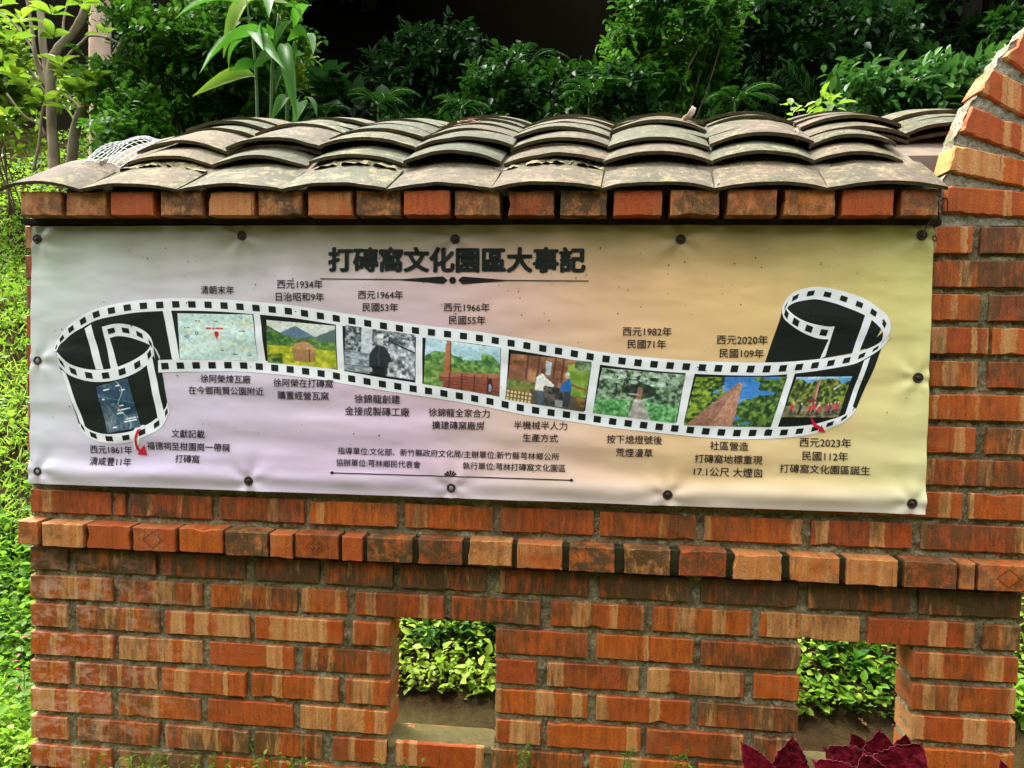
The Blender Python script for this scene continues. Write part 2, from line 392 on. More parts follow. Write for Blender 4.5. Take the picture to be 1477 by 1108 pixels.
# ---- gate arch at the right: ring of radial bricks on a mortar ring, with the far jamb
V, Fc, C_ = [], [], []
def polar(th0):
    ca, sa = math.cos(th0), math.sin(th0)
    # local x runs inwards along the radius from the outer edge, z across it
    return lambda x, z: (CX - (RO - x) * ca + z * sa * 1.0, CZ + (RO - x) * sa + z * ca)
step = 8.25
k = 0
arch_c = [(0.6, 0.6, 0.0), (0.9, 1.45, 0.05), (0.3, 1.02, 0.0), (0.35, 0.95, 0.0), (0.5, 0.5, 0.0)]
for a in np.arange(4.5, 178, step):
    o = rnd.uniform(0.002, 0.008)
    f = polar(math.radians(a))
    if k == 2 or rnd.random() < 0.0: pass
    brick(V, Fc, C_, o, 0.228, -BH / 2, BH / 2, c=arch_c[k] if k < len(arch_c) else bcol(None, 0.15), xf=f, yf=-0.005, yb=TA + 0.004, jit=0.0012, rad=0.004)
    k += 1
arch = mesh('arch_ring', V, Fc, BRICK, wall, col=C_); arch['label'] = 'ring of radial bricks over the gate'
nr, na = 50, 420
rr, aa = np.meshgrid(np.linspace(RI + 0.004, RO, nr), np.radians(np.linspace(-1, 181, na)))
ro = rr - 0.004 + (rr > RO - 0.003) * 0.014 * (fbm(aa * 40, aa * 0, 4) - 0.5)
ax_, az_ = CX - ro * np.cos(aa), CZ + ro * np.sin(aa)
def arch_face(y0, sgn):
    yy = y0 + sgn * (0.009 * (fbm(ax_ * 55, az_ * 55, 8, 3) - 0.5) + 0.004 * (vnoise(ax_ * 160, az_ * 160, 2) - 0.5))
    return np.stack([ax_, yy, az_], -1).reshape(-1, 3)
ii = np.arange(ax_.size).reshape(ax_.shape)
qq = np.stack([ii[:-1, :-1], ii[:-1, 1:], ii[1:, 1:], ii[1:, :-1]], -1).reshape(-1, 4)
N0 = ax_.size
side = []
for col_ in (0, nr - 1): side.append(np.stack([ii[:-1, col_], ii[1:, col_], ii[1:, col_] + N0, ii[:-1, col_] + N0], -1))
mesh('arch_mortar', np.concatenate([arch_face(0.0045, 1), arch_face(TA - 0.003, -1)]), np.concatenate([qq, qq + N0] + side), mortar_mat(True), wall, smooth=True)
V, Fc, C_ = [], [], []
for r in range(-10, 12):
    zb = zrow(r)
    if zb + BH > CZ: continue
    x0, x1 = CX + RI, CX + RO
    if r % 2: brick(V, Fc, C_, x0, x1, zb, zb + BH, c=bcol(), yb=T + 0.004)
    else:
        brick(V, Fc, C_, x0, (x0 + x1) / 2 - 0.007, zb, zb + BH, c=bcol(), yb=T + 0.004); brick(V, Fc, C_, (x0 + x1) / 2 + 0.007, x1, zb, zb + BH, c=bcol(), yb=T + 0.004)
mesh('gate_jamb', V, Fc, BRICK, wall, col=C_)
V, Fc = [], []; box(CX + RI + 0.005, CX + RO - 0.005, 0.006, T - 0.003, -0.15, CZ); mesh('gate_jamb_core', V, Fc, MORTAR, wall)

# ---- projecting ledge course (headers) and the eaves course under the tiles
DL, DE = 0.042, 0.072
ledge = [(26,54),(61,120),(125,187),(192,252),(258,321),(326,386),(389,421),(425,487),(493,522),(530,594),(603,666),(675,738),(745.5,811),(821,886.5),(900,967),(980,1048),(1058,1128),(1140,1211),(1222,1295),(1305,1379),(1384,1407),(1412,1500)]
lsoot = [.6,.5,.25,.3,.35,.95,.2,.6,.1,1,1,.5,.4,1,.95,.8,.3,.35,.25,.9,.6,.7]
lband = [.8,1.4,.1,.5,.1,.6,.6,0,.1,.6,0,1.3,.7,.1,1.5,.2,1.2,1.0,1.3,.5,.8,.6]
def px_of(z, px, Y):
    lo, hi = -200.0, 1500.0
    for _ in range(40):
        m = (lo + hi) / 2
        if P(px, m, Y)[2] > z: lo = m
        else: hi = m
    return lo
STAMP = simple('stamped_groove', (0.15, 0.042, 0.010), 0.9, 0.1)
for i, (a, b) in enumerate(ledge):
    zb = zrow(1) - 0.002 + rnd.gauss(0, 0.0012)
    m = px_of(zb + 0.03, (a + b) / 2, -DL)
    x0, x1 = float(P(a, m, -DL)[0]), float(P(b, m, -DL)[0])
    V, Fc, C_ = [], [], []
    yf = -DL + rnd.gauss(0, 0.002)
    brick(V, Fc, C_, x0, x1, zb, zb + BH + 0.001, yf=yf, yb=0.02, c=(rnd.random(), lband[i], lsoot[i]), rad=0.0022, jit=0.0008)
    o = mesh('ledge_brick', V, Fc, HEADER, wall, col=C_)
    if i in (3, 7, 10, 21):       # maker's mark pressed into the end: a diamond with two S strokes
        cx, cz = (x0 + x1) / 2 - 0.002, zb + 0.031
        V, Fc = [], []
        def groove(pts, wd=0.0008):
            for (xa, za), (xb, zb_) in zip(pts[:-1], pts[1:]):
                d = math.hypot(xb - xa, zb_ - za); nx_, nz_ = -(zb_ - za) / d * wd, (xb - xa) / d * wd
                n0 = len(V); y = yf - 0.0008
                V.extend([(xa + nx_, y, za + nz_), (xa - nx_, y, za - nz_), (xb - nx_, y, zb_ - nz_), (xb + nx_, y, zb_ + nz_)]); Fc.append((n0, n0 + 1, n0 + 2, n0 + 3))
        hw, hh = 0.026, 0.021
        groove([(cx - hw, cz), (cx, cz + hh), (cx + hw, cz), (cx, cz - hh), (cx - hw, cz)])
        if i == 7:
            hw, hh = hw * .72, hh * .72
            groove([(cx - hw, cz), (cx, cz + hh), (cx + hw, cz), (cx, cz - hh), (cx - hw, cz)], 0.0007)
            for s in (-0.006, 0.006):
                groove([(cx + s + 0.005, cz + 0.005), (cx + s, cz + 0.008), (cx + s - 0.004, cz + 0.004), (cx + s + 0.004, cz - 0.003), (cx + s, cz - 0.008), (cx + s - 0.005, cz - 0.005)], 0.001)
        mk = mesh('maker_mark', V, Fc, STAMP, o); mk['label'] = 'pressed diamond mark on the brick end'
V, Fc = [], []; box(float(P(30, 770, -DL)[0]), XR2, -DL + 0.014, 0.019, zrow(1) + 0.004, zrow(1) + BH - 0.006)
mesh('ledge_bed', V, Fc, simple('dark_mossy_bedding', (0.035, 0.032, 0.014), 0.95, 0.1, 0, 0.6, 60), wall)
eave = [(31,89),(95,151),(160,221),(232,292),(301,366),(372,435),(444,508),(513,577),(583,649),(656,721),(733,799),(808,875),(885,955),(967,1037),(1049,1120),(1131,1205),(1215,1289),(1301,1354)]
esoot = [.7,.6,.0,.9,.1,.95,.25,.9,.0,.75,.75,.95,.0,.85,.7,.75,.3,.8]
eband = [1.6,1.1,0,1.6,1.3,1.5,.9,1.5,0,1.1,.7,1.3,0,1.1,.8,.9,.4,.7]
ZE = CAM[2] + 0.307
for i, (a, b) in enumerate(eave):
    m = 302
    x0, x1 = float(P(a, m, -DE)[0]), float(P(b, m, -DE)[0])
    V, Fc, C_ = [], [], []
    brick(V, Fc, C_, x0, x1, ZE, ZE + 0.0585, yf=-DE + rnd.gauss(0, 0.002), yb=0.02, c=(rnd.random() if eband[i] else 0.3, eband[i], esoot[i]), rad=0.0022, jit=0.0008)
    mesh('eave_brick', V, Fc, HEADER, wall, col=C_)
V, Fc = [], []
box(XL + 0.012, float(P(1350, 300)[0]), -0.030, T + 0.02, ZE - 0.013, ZE - 0.0005)     # thin mortar bed under the headers, darkened to paint in the shade there
box(XL + 0.012, float(P(1352, 300)[0]), 0.021, T + 0.02, ZE + 0.0005, ZE + 0.0575)
mesh('eave_bed', V, Fc, simple('shade_dark_bedding', (0.022, 0.016, 0.010), 0.95, 0.1), wall)  # near-black, so the shade in the header gaps is in the colour

# ------------------------------------------------------------------ tiled coping
roof_spec = [(.150, 33), (.085, 32), (.085, 30), (.085, 28), (.085, 25), (.085, 23), (.085, 21)]
pts = [(-0.088, CAM[2] + 0.371)]
for L, a in roof_spec: pts.append((pts[-1][0] + L * math.cos(math.radians(a)), pts[-1][1] + L * math.sin(math.radians(a))))
eave_px = [(-3, 115), (116, 256), (258, 406), (407, 557), (558, 708), (709, 866), (866, 1030), (1031, 1194), (1195, 1369)]
YE = pts[0][0]
SKEW = 0.05 / 0.55
V, Fc = [], []
xl, xr = float(P(60, 283, YE)[0]), float(P(1360, 283, YE)[0])
und = [(y, z - 0.055) for y, z in pts[1:]]
prof = [(0.0, CAM[2] + 0.366), (0.0, CAM[2] + 0.385)] + [(y, z - 0.012) for y, z in pts[1:]] + [(pts[-1][0] + 0.02, pts[-1][1] - 0.03), (pts[-1][0] + 0.02, pts[-1][1] - 0.07)] + [(0.16, CAM[2] + 0.366)]
n = len(prof)
for X in (xl, xr): V.extend([(X + SKEW * (y if y > 0 else 0) * (0.3 if X > 0 else 1), y, z) for y, z in prof])
for i in range(n): Fc.append((i, (i + 1) % n, n + (i + 1) % n, n + i))
Fc += [tuple(range(n - 1, -1, -1)), tuple(range(n, 2 * n))]
n0 = len(V)
prof2 = [(T + 0.012, CAM[2] + 0.42)] + [(y, z - 0.012) for y, z in pts[2:]] + [(pts[-1][0] + 0.02, pts[-1][1] - 0.07), (T + 0.012, CAM[2] + 0.39)]
n = len(prof2)
for X in (xr - 0.02, xr + 0.27): V.extend([(X, y, z - 0.001) for y, z in prof2])
for i in range(n): Fc.append((n0 + i, n0 + (i + 1) % n, n0 + n + (i + 1) % n, n0 + n + i))
Fc += [tuple(range(n0 + n - 1, n0 - 1, -1)), tuple(range(n0 + n, n0 + 2 * n))]
roof = mesh('tiled_roof', V, Fc, simple('roof_bedding', (0.15, 0.12, 0.09), 0.95, 0.1), wall)
TLEN, TTH = 0.20, 0.0095
def tile_mesh(cx, wid, y0, z0, ang, length, rise, tilt=0.0, yawr=0.0, th=TTH):
    """convex clay tile: front lip at (y0,z0), running back and up by ang"""
    nu, nv = 18, 7
    ca, sa = math.cos(ang), math.sin(ang)
    vv = []
    sd_ = rnd.randint(0, 9999)
    for lay in (0, 1):
        for j in range(nv):
            t = j / (nv - 1)
            for i in range(nu):
                u = i / (nu - 1) * 2 - 1
                wj = wid * (1 - 0.03 * t)
                h = rise * (1 - u * u) - th * lay
                f = t * length
                if j == 0: f += 0.006 * (float(vnoise(u * 4 + 9, sd_ * 0.37, sd_)) - 0.5) + (0.002 if lay else 0)
                x = u * wj / 2
                h += 0.003 * (float(vnoise(u * 3, t * 3, sd_ + 1)) - 0.5) + tilt * u * wid / 2
                X = cx + x * math.cos(yawr) - f * math.sin(yawr) + SKEW * f * ca
                y = y0 + f * ca - h * sa * 0.6 + x * math.sin(yawr)
                z = z0 + f * sa + h * ca
                vv.append((X, y, z))
    ff, fm = [], []
    n1 = nu * nv
    for j in range(nv - 1):
        for i in range(nu - 1):
            a = j * nu + i
            ff.append((a, a + 1, a + nu + 1, a + nu)); fm.append(0)
            ff.append((n1 + a, n1 + a + nu, n1 + a + nu + 1, n1 + a + 1)); fm.append(1)
    for i in range(nu - 1):
        ff.append((i, n1 + i, n1 + i + 1, i + 1)); fm.append(1)
        a = (nv - 1) * nu + i; ff.append((a, a + 1, n1 + a + 1, n1 + a)); fm.append(1)
    for j in range(nv - 1):
        a = j * nu; ff.append((a, a + nu, n1 + a + nu, n1 + a)); fm.append(1)
        a = j * nu + nu - 1; ff.append((a, n1 + a, n1 + a + nu, a + nu)); fm.append(1)
    return vv, ff, fm
def add_tile(store, *a, c=(0.5, 0.5, 0.5), **k):
    vv, ff, fm = tile_mesh(*a, **k); b = len(store[0])
    store[0].extend(vv); store[1].extend([tuple(b + i for i in f) for f in ff]); store[2].extend(fm); store[3].extend([c] * len(vv))
ecol = [(.5, .5)] * 0 + [(.72, .5), (.85, .9), (.5, .8), (.3, .9), (.62, .4), (.75, .5), (.6, .5), (.8, .7), (.72, .6), (.5, .5)]
eave_px.append((1369, 1545))
for ci, (a, b) in enumerate(eave_px):
    x0, x1 = float(P(a, 282, YE)[0]), float(P(b, 282, YE)[0])
    if ci == 9: x1 = x0 + 0.27
    cx, wd = (x0 + x1) / 2, (x1 - x0) * 1.0
    s = ([], [], [], [])
    add_tile(s, cx, wd, YE + rnd.gauss(0, 0.003), pts[0][1] - 0.004, math.radians(roof_spec[0][1] - 4), 0.20, 0.015 if ci else 0.024, c=(ecol[ci][0], ecol[ci][1], 0), th=0.009)
    if ci < 9: mesh('eave_tile', s[0], s[1], [TILE, TEDGE], roof, smooth=False, fmat=s[2], col=s[3])
    if ci == 0: continue
    s = ([], [], [], [])
    nc = len(roof_spec)
    for kk in range(3 if ci == 9 else 1, nc):
        if ci == 1 and kk in (4,): pass
        y0, z0 = pts[kk]; ang = math.radians(roof_spec[kk][1] - 5)
        off = SKEW * (y0 - YE)
        if ci == 8 and kk in (1, 2): wx, ox = 0.8, -0.03
        else: wx, ox = 1.0, 0.0
        lift = 0.010 + rnd.uniform(0, 0.012) if kk > 1 else rnd.uniform(0.002, 0.008)
        base_c = (rnd.random() ** 1.2, rnd.random(), 0)
        w_ = wd * wx * rnd.uniform(0.985, 1.05)
        # tiles are laid in doubled courses: a hidden lower tile shows its lip under the upper one
        if rnd.random() < 0.35: add_tile(s, cx + off + ox + rnd.gauss(0, 0.003), w_ * 0.99, y0 + rnd.uniform(-0.001, 0.012), z0 + lift - 0.011, ang, TLEN * 0.7, 0.022, c=base_c)
        add_tile(s, cx + off + ox + rnd.gauss(0, 0.004), w_, y0 + rnd.gauss(0, 0.006), z0 + lift, ang, TLEN * (0.8 if kk > 4 else 1), rnd.uniform(0.023, 0.031), tilt=rnd.gauss(0, 0.015), yawr=rnd.gauss(0, 0.015), c=base_c)
    # crumbling bedding mortar squeezed out under the second course
    b = len(s[0]); m_ = 40 if ci in (1, 3, 5) else 0; y1, z1 = pts[1]
    for j in range(4):
        for i in range(m_):
            u = i / (m_ - 1) * 2 - 1; lump = float(fbm(np.array(u * 9 + ci * 7.3), np.array(j * 0.9), 51, 4))
            h_ = 0.021 * (1 - u * u)
            s[0].append((cx + SKEW * .12 + u * wd * .49, y1 - 0.004 - 0.034 * (lump - .25) * (3 - j) / 3 + j * 0.012, z1 - 0.020 + h_ + j * 0.008 + 0.010 * (lump - .5))); s[3].append((.5, .5, 0))
    for j in range(3):
        for i in range(m_ - 1): a = b + j * m_ + i; s[1].append((a, a + 1, a + m_ + 1, a + m_)); s[2].append(2)
    o = mesh('tile_column', s[0], s[1], [TILE, TEDGE, MORTAR], roof, fmat=s[2], col=s[3])

# ------------------------------------------------------------------ banner
YB = -0.026
ban = empty('banner', tuple(P(690, 720, YB)), 'wide vinyl banner with film strip timeline in Chinese on the brick wall', 'banner')
C4 = {k: P(*v, YB) for k, v in dict(tl=(44.5, 326), tr=(1347.5, 323), bl=(41, 697.5), br=(1335, 742.5)).items()}
GROM = [(52.5,344.5),(348,339.5),(656,344.5),(982,345),(1331,339),(53,520),(53.7,680),(358,694),(650.5,704),(963,714),(1316,726.4),(1325,545)]
GW = [P(x, y, YB) for x, y in GROM]
def wave(X, Z):
    """how far the vinyl stands off its plane, towards the viewer"""
    d = 0.0016 * np.sin(Z * 62 + 1.6 * np.sin(X * 3.1) + 0.8 * np.sin(X * 9)) * np.clip((CAM[2] + 0.06 - Z) / 0.3, 0.15, 1)
    d = d + 0.007 * (fbm(X * 6, Z * 17, 31, 3) - 0.5) + 0.0012 * np.sin(X * 47 + 3 * np.sin(Z * 5)) * np.clip((Z - CAM[2] - 0.1) / 0.2, 0, 1)
    zb = C4['bl'][2] + (C4['br'][2] - C4['bl'][2]) * (X - C4['bl'][0]) / (C4['br'][0] - C4['bl'][0])
    d = d + 0.007 * np.exp(-((Z - zb - 0.035) / 0.022) ** 2) - 0.002
    for g in GW:
        r2 = (X - g[0]) ** 2 + (Z - g[2]) ** 2
        th = np.arctan2(Z - g[2], X - g[0])
        d = d * (1 - 0.8 * np.exp(-r2 / 0.0009)) - 0.0035 * np.exp(-r2 / 0.0006) + 0.0030 * np.sin(th * 5 + g[0] * 9) * np.exp(-r2 / 0.006) * np.clip(r2 / 0.0008, 0, 1)
    return d
def onban(p, lift):
    p = np.array(p, float).reshape(-1, 3).copy(); p[:, 1] = YB - wave(p[:, 0], p[:, 2]) - lift; return p
def pb(px, lift):
    px = np.asarray(px, float).reshape(-1, 2); return onban(P(px[:, 0], px[:, 1], YB), lift)
def grid_faces(n, m):
    ii = np.arange(n * m).reshape(n, m)
    return np.stack([ii[:-1, :-1], ii[1:, :-1], ii[1:, 1:], ii[:-1, 1:]], -1).reshape(-1, 4)
# the printed ground: pale grey -> lilac -> apricot -> yellow, with algae under the eaves
nu, nv = 420, 130
uu, vv_ = np.meshgrid(np.linspace(0, 1, nu), np.linspace(0, 1, nv), indexing='ij')
Q = (C4['tl'] * ((1 - uu) * (1 - vv_))[..., None] + C4['tr'] * (uu * (1 - vv_))[..., None] + C4['bl'] * ((1 - uu) * vv_)[..., None] + C4['br'] * (uu * vv_)[..., None])
def stops(t, st):
    ps = [s[0] for s in st]; return np.stack([np.interp(t, ps, [srgb(*s[1])[k] for s in st]) for k in range(3)], -1)
topc = stops(uu, [(0, (206, 218, 200)), (.12, (206, 208, 198)), (.3, (206, 200, 196)), (.5, (220, 184, 176)), (.66, (228, 180, 132)), (.82, (232, 192, 126)), (1, (218, 212, 122))])
botc = stops(uu, [(0, (218, 214, 222)), (.12, (216, 198, 224)), (.45, (220, 192, 216)), (.58, (226, 196, 182)), (.75, (228, 194, 146)), (.9, (232, 206, 152)), (1, (230, 222, 164))])
bc = topc * (1 - vv_)[..., None] + botc * vv_[..., None]
edge = np.clip((vv_ - 0.9) / 0.1, 0, 1)[..., None]; bc = bc * (1 - 0.6 * edge) + np.array(srgb(224, 216, 222)) * 0.6 * edge
stain = np.clip(1 - vv_ / (0.16 + 0.12 * fbm(uu * 26, uu * 0, 5, 3)), 0, 1) * (0.75 + 0.5 * vnoise(uu * 34, vv_ * 2, 8))
stain = np.clip(stain * 0.85, 0, 0.75)[..., None]
bc = bc * (1 - stain) + np.array((0.17, 0.165, 0.055)) * stain
for g, run in zip(GW, [0,0,0,0,0,1,1,1,1,1,1,0]):
    dx, dz = Q[..., 0] - g[0], Q[..., 2] - g[2]
    ru = (np.exp(-(dx / 0.006) ** 2) * np.exp(np.minimum(dz, 0) / 0.022) * (dz < 0.004) * run * 0.8)[..., None]
    bc = bc * (1 - ru) + np.array((0.42, 0.22, 0.06)) * ru
VIN = Mat('printed_vinyl', 0.42, 0.4); va = VIN.attr('bk')
vn = VIN.noise(VIN.scaled(1, 1, 2.6), 5, 3, 0.5); vs = VIN.noise(VIN.co(), 70, 2)
vc = VIN.mix(1.0, va.outputs['Color'], VIN.ramp(vn, (0.3, (0.90, 0.89, 0.87)), (0.7, (1, 1, 1))), 'MULTIPLY')
VIN.base(vc); VIN.bump(vn, 0.22, 0.008)
sheet = mesh('sheet', onban(Q.reshape(-1, 3), 0), grid_faces(nu, nv), VIN.m, ban, smooth=True, col=bc.reshape(-1, 3))
INK = simple('black_ink', (0.008, 0.011, 0.008), 0.55, 0.2, 0, 0.2)
TXT = simple('caption_ink', (0.018, 0.011, 0.014), 0.6, 0.15, 0, 0.2)
WHITE = simple('white_ink', (0.80, 0.81, 0.80), 0.42, 0.35, 0, 0.05, 25)
RED = simple('red_ink', (0.55, 0.012, 0.03), 0.4, 0.35, 0, 0.1)
PRINT = print_mat('picture_print')
# fly specks and dirt on the vinyl
V, Fc = [], []
for _ in range(230):
    x, y = rnd.uniform(60, 1330), rnd.triangular(335, 690, 370)
    r = rnd.choice((0.5, 0.6, 0.7, 0.9, 1.2)); n0 = len(V)
    p = pb([(x + r * math.cos(t) * rnd.uniform(0.7, 1.2), y + r * math.sin(t) * rnd.uniform(0.7, 1.2)) for t in np.arange(0, 6.28, 1.05)], 0.0022)
    V.extend(p.tolist()); Fc.append(tuple(n0 + i for i in range(len(p))))
sp = mesh('dirt_specks', V, Fc, simple('dirt', (0.05, 0.035, 0.02), 0.9, 0.1), ban); sp['kind'] = 'stuff'

def cr(pts_, n, closed=False):
    """Catmull-Rom through pts_, n samples evenly spaced along the curve"""
    p = np.asarray(pts_, float); p = np.vstack([2 * p[0] - p[1], p, 2 * p[-1] - p[-2]]); out = []
    for i in range(1, len(p) - 2):
        t = np.linspace(0, 1, 16, endpoint=False)[:, None]
        a, b, c, d = p[i - 1], p[i], p[i + 1], p[i + 2]
        out.append(0.5 * (2 * b + (c - a) * t + (2 * a - 5 * b + 4 * c - d) * t ** 2 + (3 * b - a - 3 * c + d) * t ** 3))
    out = np.vstack(out + [p[-2][None]])
    s = np.concatenate([[0], np.cumsum(np.hypot(*np.diff(out, axis=0).T))])
    q_ = np.linspace(0, s[-1], n)
    return np.stack([np.interp(q_, s, out[:, 0]), np.interp(q_, s, out[:, 1])], -1)
class Print:
    def __init__(s): s.v = []; s.f = []; s.n = 0
    def grid(s, A, B, lift, m=5):
        A, B = np.asarray(A, float), np.asarray(B, float); n = len(A)
        t = np.linspace(0, 1, m)[None, :, None]
        px = A[:, None] * (1 - t) + B[:, None] * t
        s.v.append(pb(px.reshape(-1, 2), lift)); s.f += [tuple(int(i) + s.n for i in f) for f in grid_faces(n, m)]; s.n += n * m
    def quad(s, q_, lift, n=8, m=8):
        q_ = np.asarray(q_, float); t = np.linspace(0, 1, n)[:, None]
        s.grid(q_[0] * (1 - t) + q_[1] * t, q_[3] * (1 - t) + q_[2] * t, lift, m)
    def poly(s, q_, lift):
        p = pb(q_, lift); s.v.append(p); s.f.append(tuple(range(s.n, s.n + len(p)))); s.n += len(p)
    def build(s, name, m, parent): return mesh(name, np.concatenate(s.v), s.f, m, parent)
# ---- the film strip
top = cr([(77,506),(80.6,492),(92,476),(108,462),(129,449),(154,441),(191,434),(228,431),(260,430),(306,431),(352,434),(417.5,440),(470.5,448),(521,456),(590,466.5),(659,474.6),(700,480),(759,489.5),(828,501),(862.6,507),(920,514),(966,518),(1025,521.5),(1089,523),(1135,522),(1181,518),(1227,511),(1252.5,503),(1268.6,495),(1279,484)], 260)
bot = cr([(228,537.5),(260,536.5),(306,536),(352,536.5),(417.5,542),(470,549),(498,554),(544,562),(590,569),(636,576),(700,587),(759,599),(828,609),(874,616),(920,621.6),(966,626.5),(1025,632),(1066,634),(1112,633),(1146.6,630.5),(1181,624),(1211,612),(1227,600.5),(1235,590)], 220)
def shift(c_, d):
    t = np.gradient(c_, axis=0); nrm = np.stack([-t[:, 1], t[:, 0]], -1) / np.hypot(t[:, 0], t[:, 1])[:, None]
    return c_ + nrm * (d if np.isscalar(d) else np.asarray(d)[:, None])
def cut(c_, x0, x1): return c_[(c_[:, 0] >= x0) & (c_[:, 0] <= x1)]
def resample(c_, n):
    s = np.concatenate([[0], np.cumsum(np.hypot(*np.diff(c_, axis=0).T))]); q_ = np.linspace(0, s[-1], n)
    return np.stack([np.interp(q_, s, c_[:, 0]), np.interp(q_, s, c_[:, 1])], -1)
# upper band narrows round the bend on the left
bw_top = np.interp(top[:, 0], [77, 84, 110, 160, 230, 700, 1100, 1230, 1279], [5, 10, 15, 17, 18, 18, 19, 15, 6])
bw_bot = np.interp(bot[:, 0], [228, 700, 1100, 1200, 1235], [18, 18, 18, 12, 6])
black, white, hole = Print(), Print(), Print()
L1, L2, L3, L4 = 0.0005, 0.0009, 0.0013, 0.0017
front_t = cr([(83,508),(99,524),(122,532),(145,533.5),(168,529.6),(191,520),(209.6,507.7),(218.5,496)], 60)
front_b = cr([(84,527),(99,541),(122,549),(145,551),(168,548),(191,540),(209.6,528),(221,513)], 60)
base_t = cr([(117.5,611),(129,620),(150,626),(173,625),(196,620),(221,606.7),(237,590),(241,580)], 60)
base_b = cr([(112,613),(122,627.4),(140.5,636.6),(163.5,640),(186.5,637.8),(214,627.4),(232.6,616),(244,595)], 60)
# back half of the left roll, its front body, the main run and the right roll
black.grid(resample(cut(top[:60], 77, 246), 70), resample(np.vstack([front_t, [(226, 505), (240, 537)]]), 70), L1, 12)
black.grid(front_b, base_t, L1, 12)
black.quad([(221, 500), (230, 520), (243, 592), (232, 604)], L1, 8, 12)
black.quad([(80, 505), (90, 530), (122, 622), (112, 610)], L1, 8, 12)
A, B = resample(cut(top, 236, 1262), 300), resample(cut(bot, 228, 1236), 300)
black.grid(A, B, L1, 16)
black.grid(resample(cr([(1128,452),(1133,436),(1163,418),(1204,420),(1250,436),(1280,458)], 40), 60), resample(np.array([(1103.5,523),(1140,522),(1181,518),(1227,510),(1258,500)]), 60), L1, 12)
black.quad([(1283, 474), (1262, 530), (1236, 588), (1222, 600)], L1, 14, 10)
black.quad([(1250, 500), (1284, 470), (1262, 530), (1236, 560)], L1, 12, 10)
black.build('film_base', INK, ban)
white.grid(top, shift(top, bw_top), L2, 4)
white.grid(bot, shift(bot, -bw_bot), L2, 4)
white.grid(front_t, front_b, L2, 4)
white.grid(base_t, base_b, L2, 4)
ring_o = cr([(1128,453),(1129,443),(1133,434),(1144,422),(1163,415.4),(1181,413.6),(1204,417),(1227,423),(1250,432),(1268.6,444.7),(1280,455),(1285,469),(1283,481),(1277,490)], 80)
ring_i = cr([(1135,449),(1136,444),(1140,440),(1150,435.5),(1169.6,432),(1181,432),(1203,437),(1220,443),(1240,451),(1253,458),(1264,467),(1272,476),(1274,482),(1273,490)], 80)
white.grid(ring_o, ring_i, L2, 4)
tail_t = cr([(1134,442),(1140,450),(1152,459),(1170,466.5),(1193,471),(1204,471)], 40)
tail_b = cr([(1128,450),(1132,461),(1149,474.6),(1169.6,485),(1185,489),(1197,489.5)], 40)
white.grid(tail_t, tail_b, L2, 4)
loop_o = cr([(147,471.5),(164,467.5),(180,467.5),(200,473),(215,484),(221,500),(218,509)], 50)
loop_i = cr([(157,488),(168,485),(182,486),(197,490),(210,495),(216.5,499),(216,506)], 50)
white.grid(loop_o, loop_i, L2, 4)
for q_ in ([(147,471.5),(157,485),(170,531),(160,533)], [(122,474),(131,468),(149,533),(138,533)], [(234,446),(246,445),(260,521),(249,521)],
           [(365,448),(374,448),(383,530),(372.5,530)], [(483.5,462),(493,463),(496.5,540),(487,540)], [(600,480),(609,482),(609,556),(599,554)],
           [(723,496),(734,498),(729,581),(720,579)], [(854.5,517),(866.5,519),(854,602),(843,600)], [(990,534),(1003,535),(985,616),(975,616)],
           [(1136.5,538),(1147,538),(1121,620),(1111,620)], [(1247,520),(1256,515),(1226,598),(1218,600)], [(1198,485),(1204.5,470),(1191,514),(1183,518)],
           [(1249,452),(1259,458),(1240,508),(1229,512)], [(87,533),(94,538),(123,618),(115,612)], [(211,526),(219,516),(236,597),(227,604)]):
    white.quad(q_, L2, 4, 24)
def holes_on(c_, wid, sp_, x0, x1, first=0.0, size=10.5, ht=0.52):
    s = np.concatenate([[0], np.cumsum(np.hypot(*np.diff(c_, axis=0).T))])
    t_ = np.gradient(c_, axis=0); t_ /= np.hypot(t_[:, 0], t_[:, 1])[:, None]
    d = first
    while d < s[-1]:
        x, y = np.interp(d, s, c_[:, 0]), np.interp(d, s, c_[:, 1]); tx, ty = np.interp(d, s, t_[:, 0]), np.interp(d, s, t_[:, 1])
        wd = np.interp(d, s, wid) if not np.isscalar(wid) else wid
        fore = 0.35 + 0.65 * min(1, abs(tx) ** 0.7)
        lean = np.interp(x, [80, 250, 700, 1250], [0.32, 0.12, -0.02, -0.36])
        hs, hh = size * fore / 2, wd * ht / 2
        if x0 <= x <= x1:
            hole.poly([(x - hs * tx + sg * 0, y - hs * ty) if False else (x + a_ * hs * tx + b_ * hh * lean, y + a_ * hs * ty + b_ * hh) for a_, b_, sg in ((-1, -1, 0), (1, -1, 0), (1, 1, 0), (-1, 1, 0))], L3)
        d += sp_ * fore
    return
holes_on(shift(top, bw_top / 2), bw_top, 23.3, 78, 1272, 6)
holes_on(shift(bot, -bw_bot / 2), bw_bot, 22.6, 232, 1233, 10)
holes_on((front_t + front_b) / 2, 17, 24.5, 80, 225, 8)
holes_on((base_t + base_b) / 2, 14, 24.5, 112, 243, 6)
holes_on((ring_o + ring_i) / 2, 14, 24.5, 1125, 1290, 10)
holes_on((tail_t + tail_b) / 2, 17, 23, 1125, 1200, 8)
holes_on((loop_o + loop_i) / 2, 14, 21, 150, 225, 9)
film = mesh('film_strip', np.concatenate(white.v + hole.v), white.f + [tuple(i + white.n for i in f) for f in hole.f], [WHITE, INK], ban, fmat=[0] * len(white.f) + [1] * len(hole.f))
film['label'] = 'white sprocketed edges of the printed film strip'

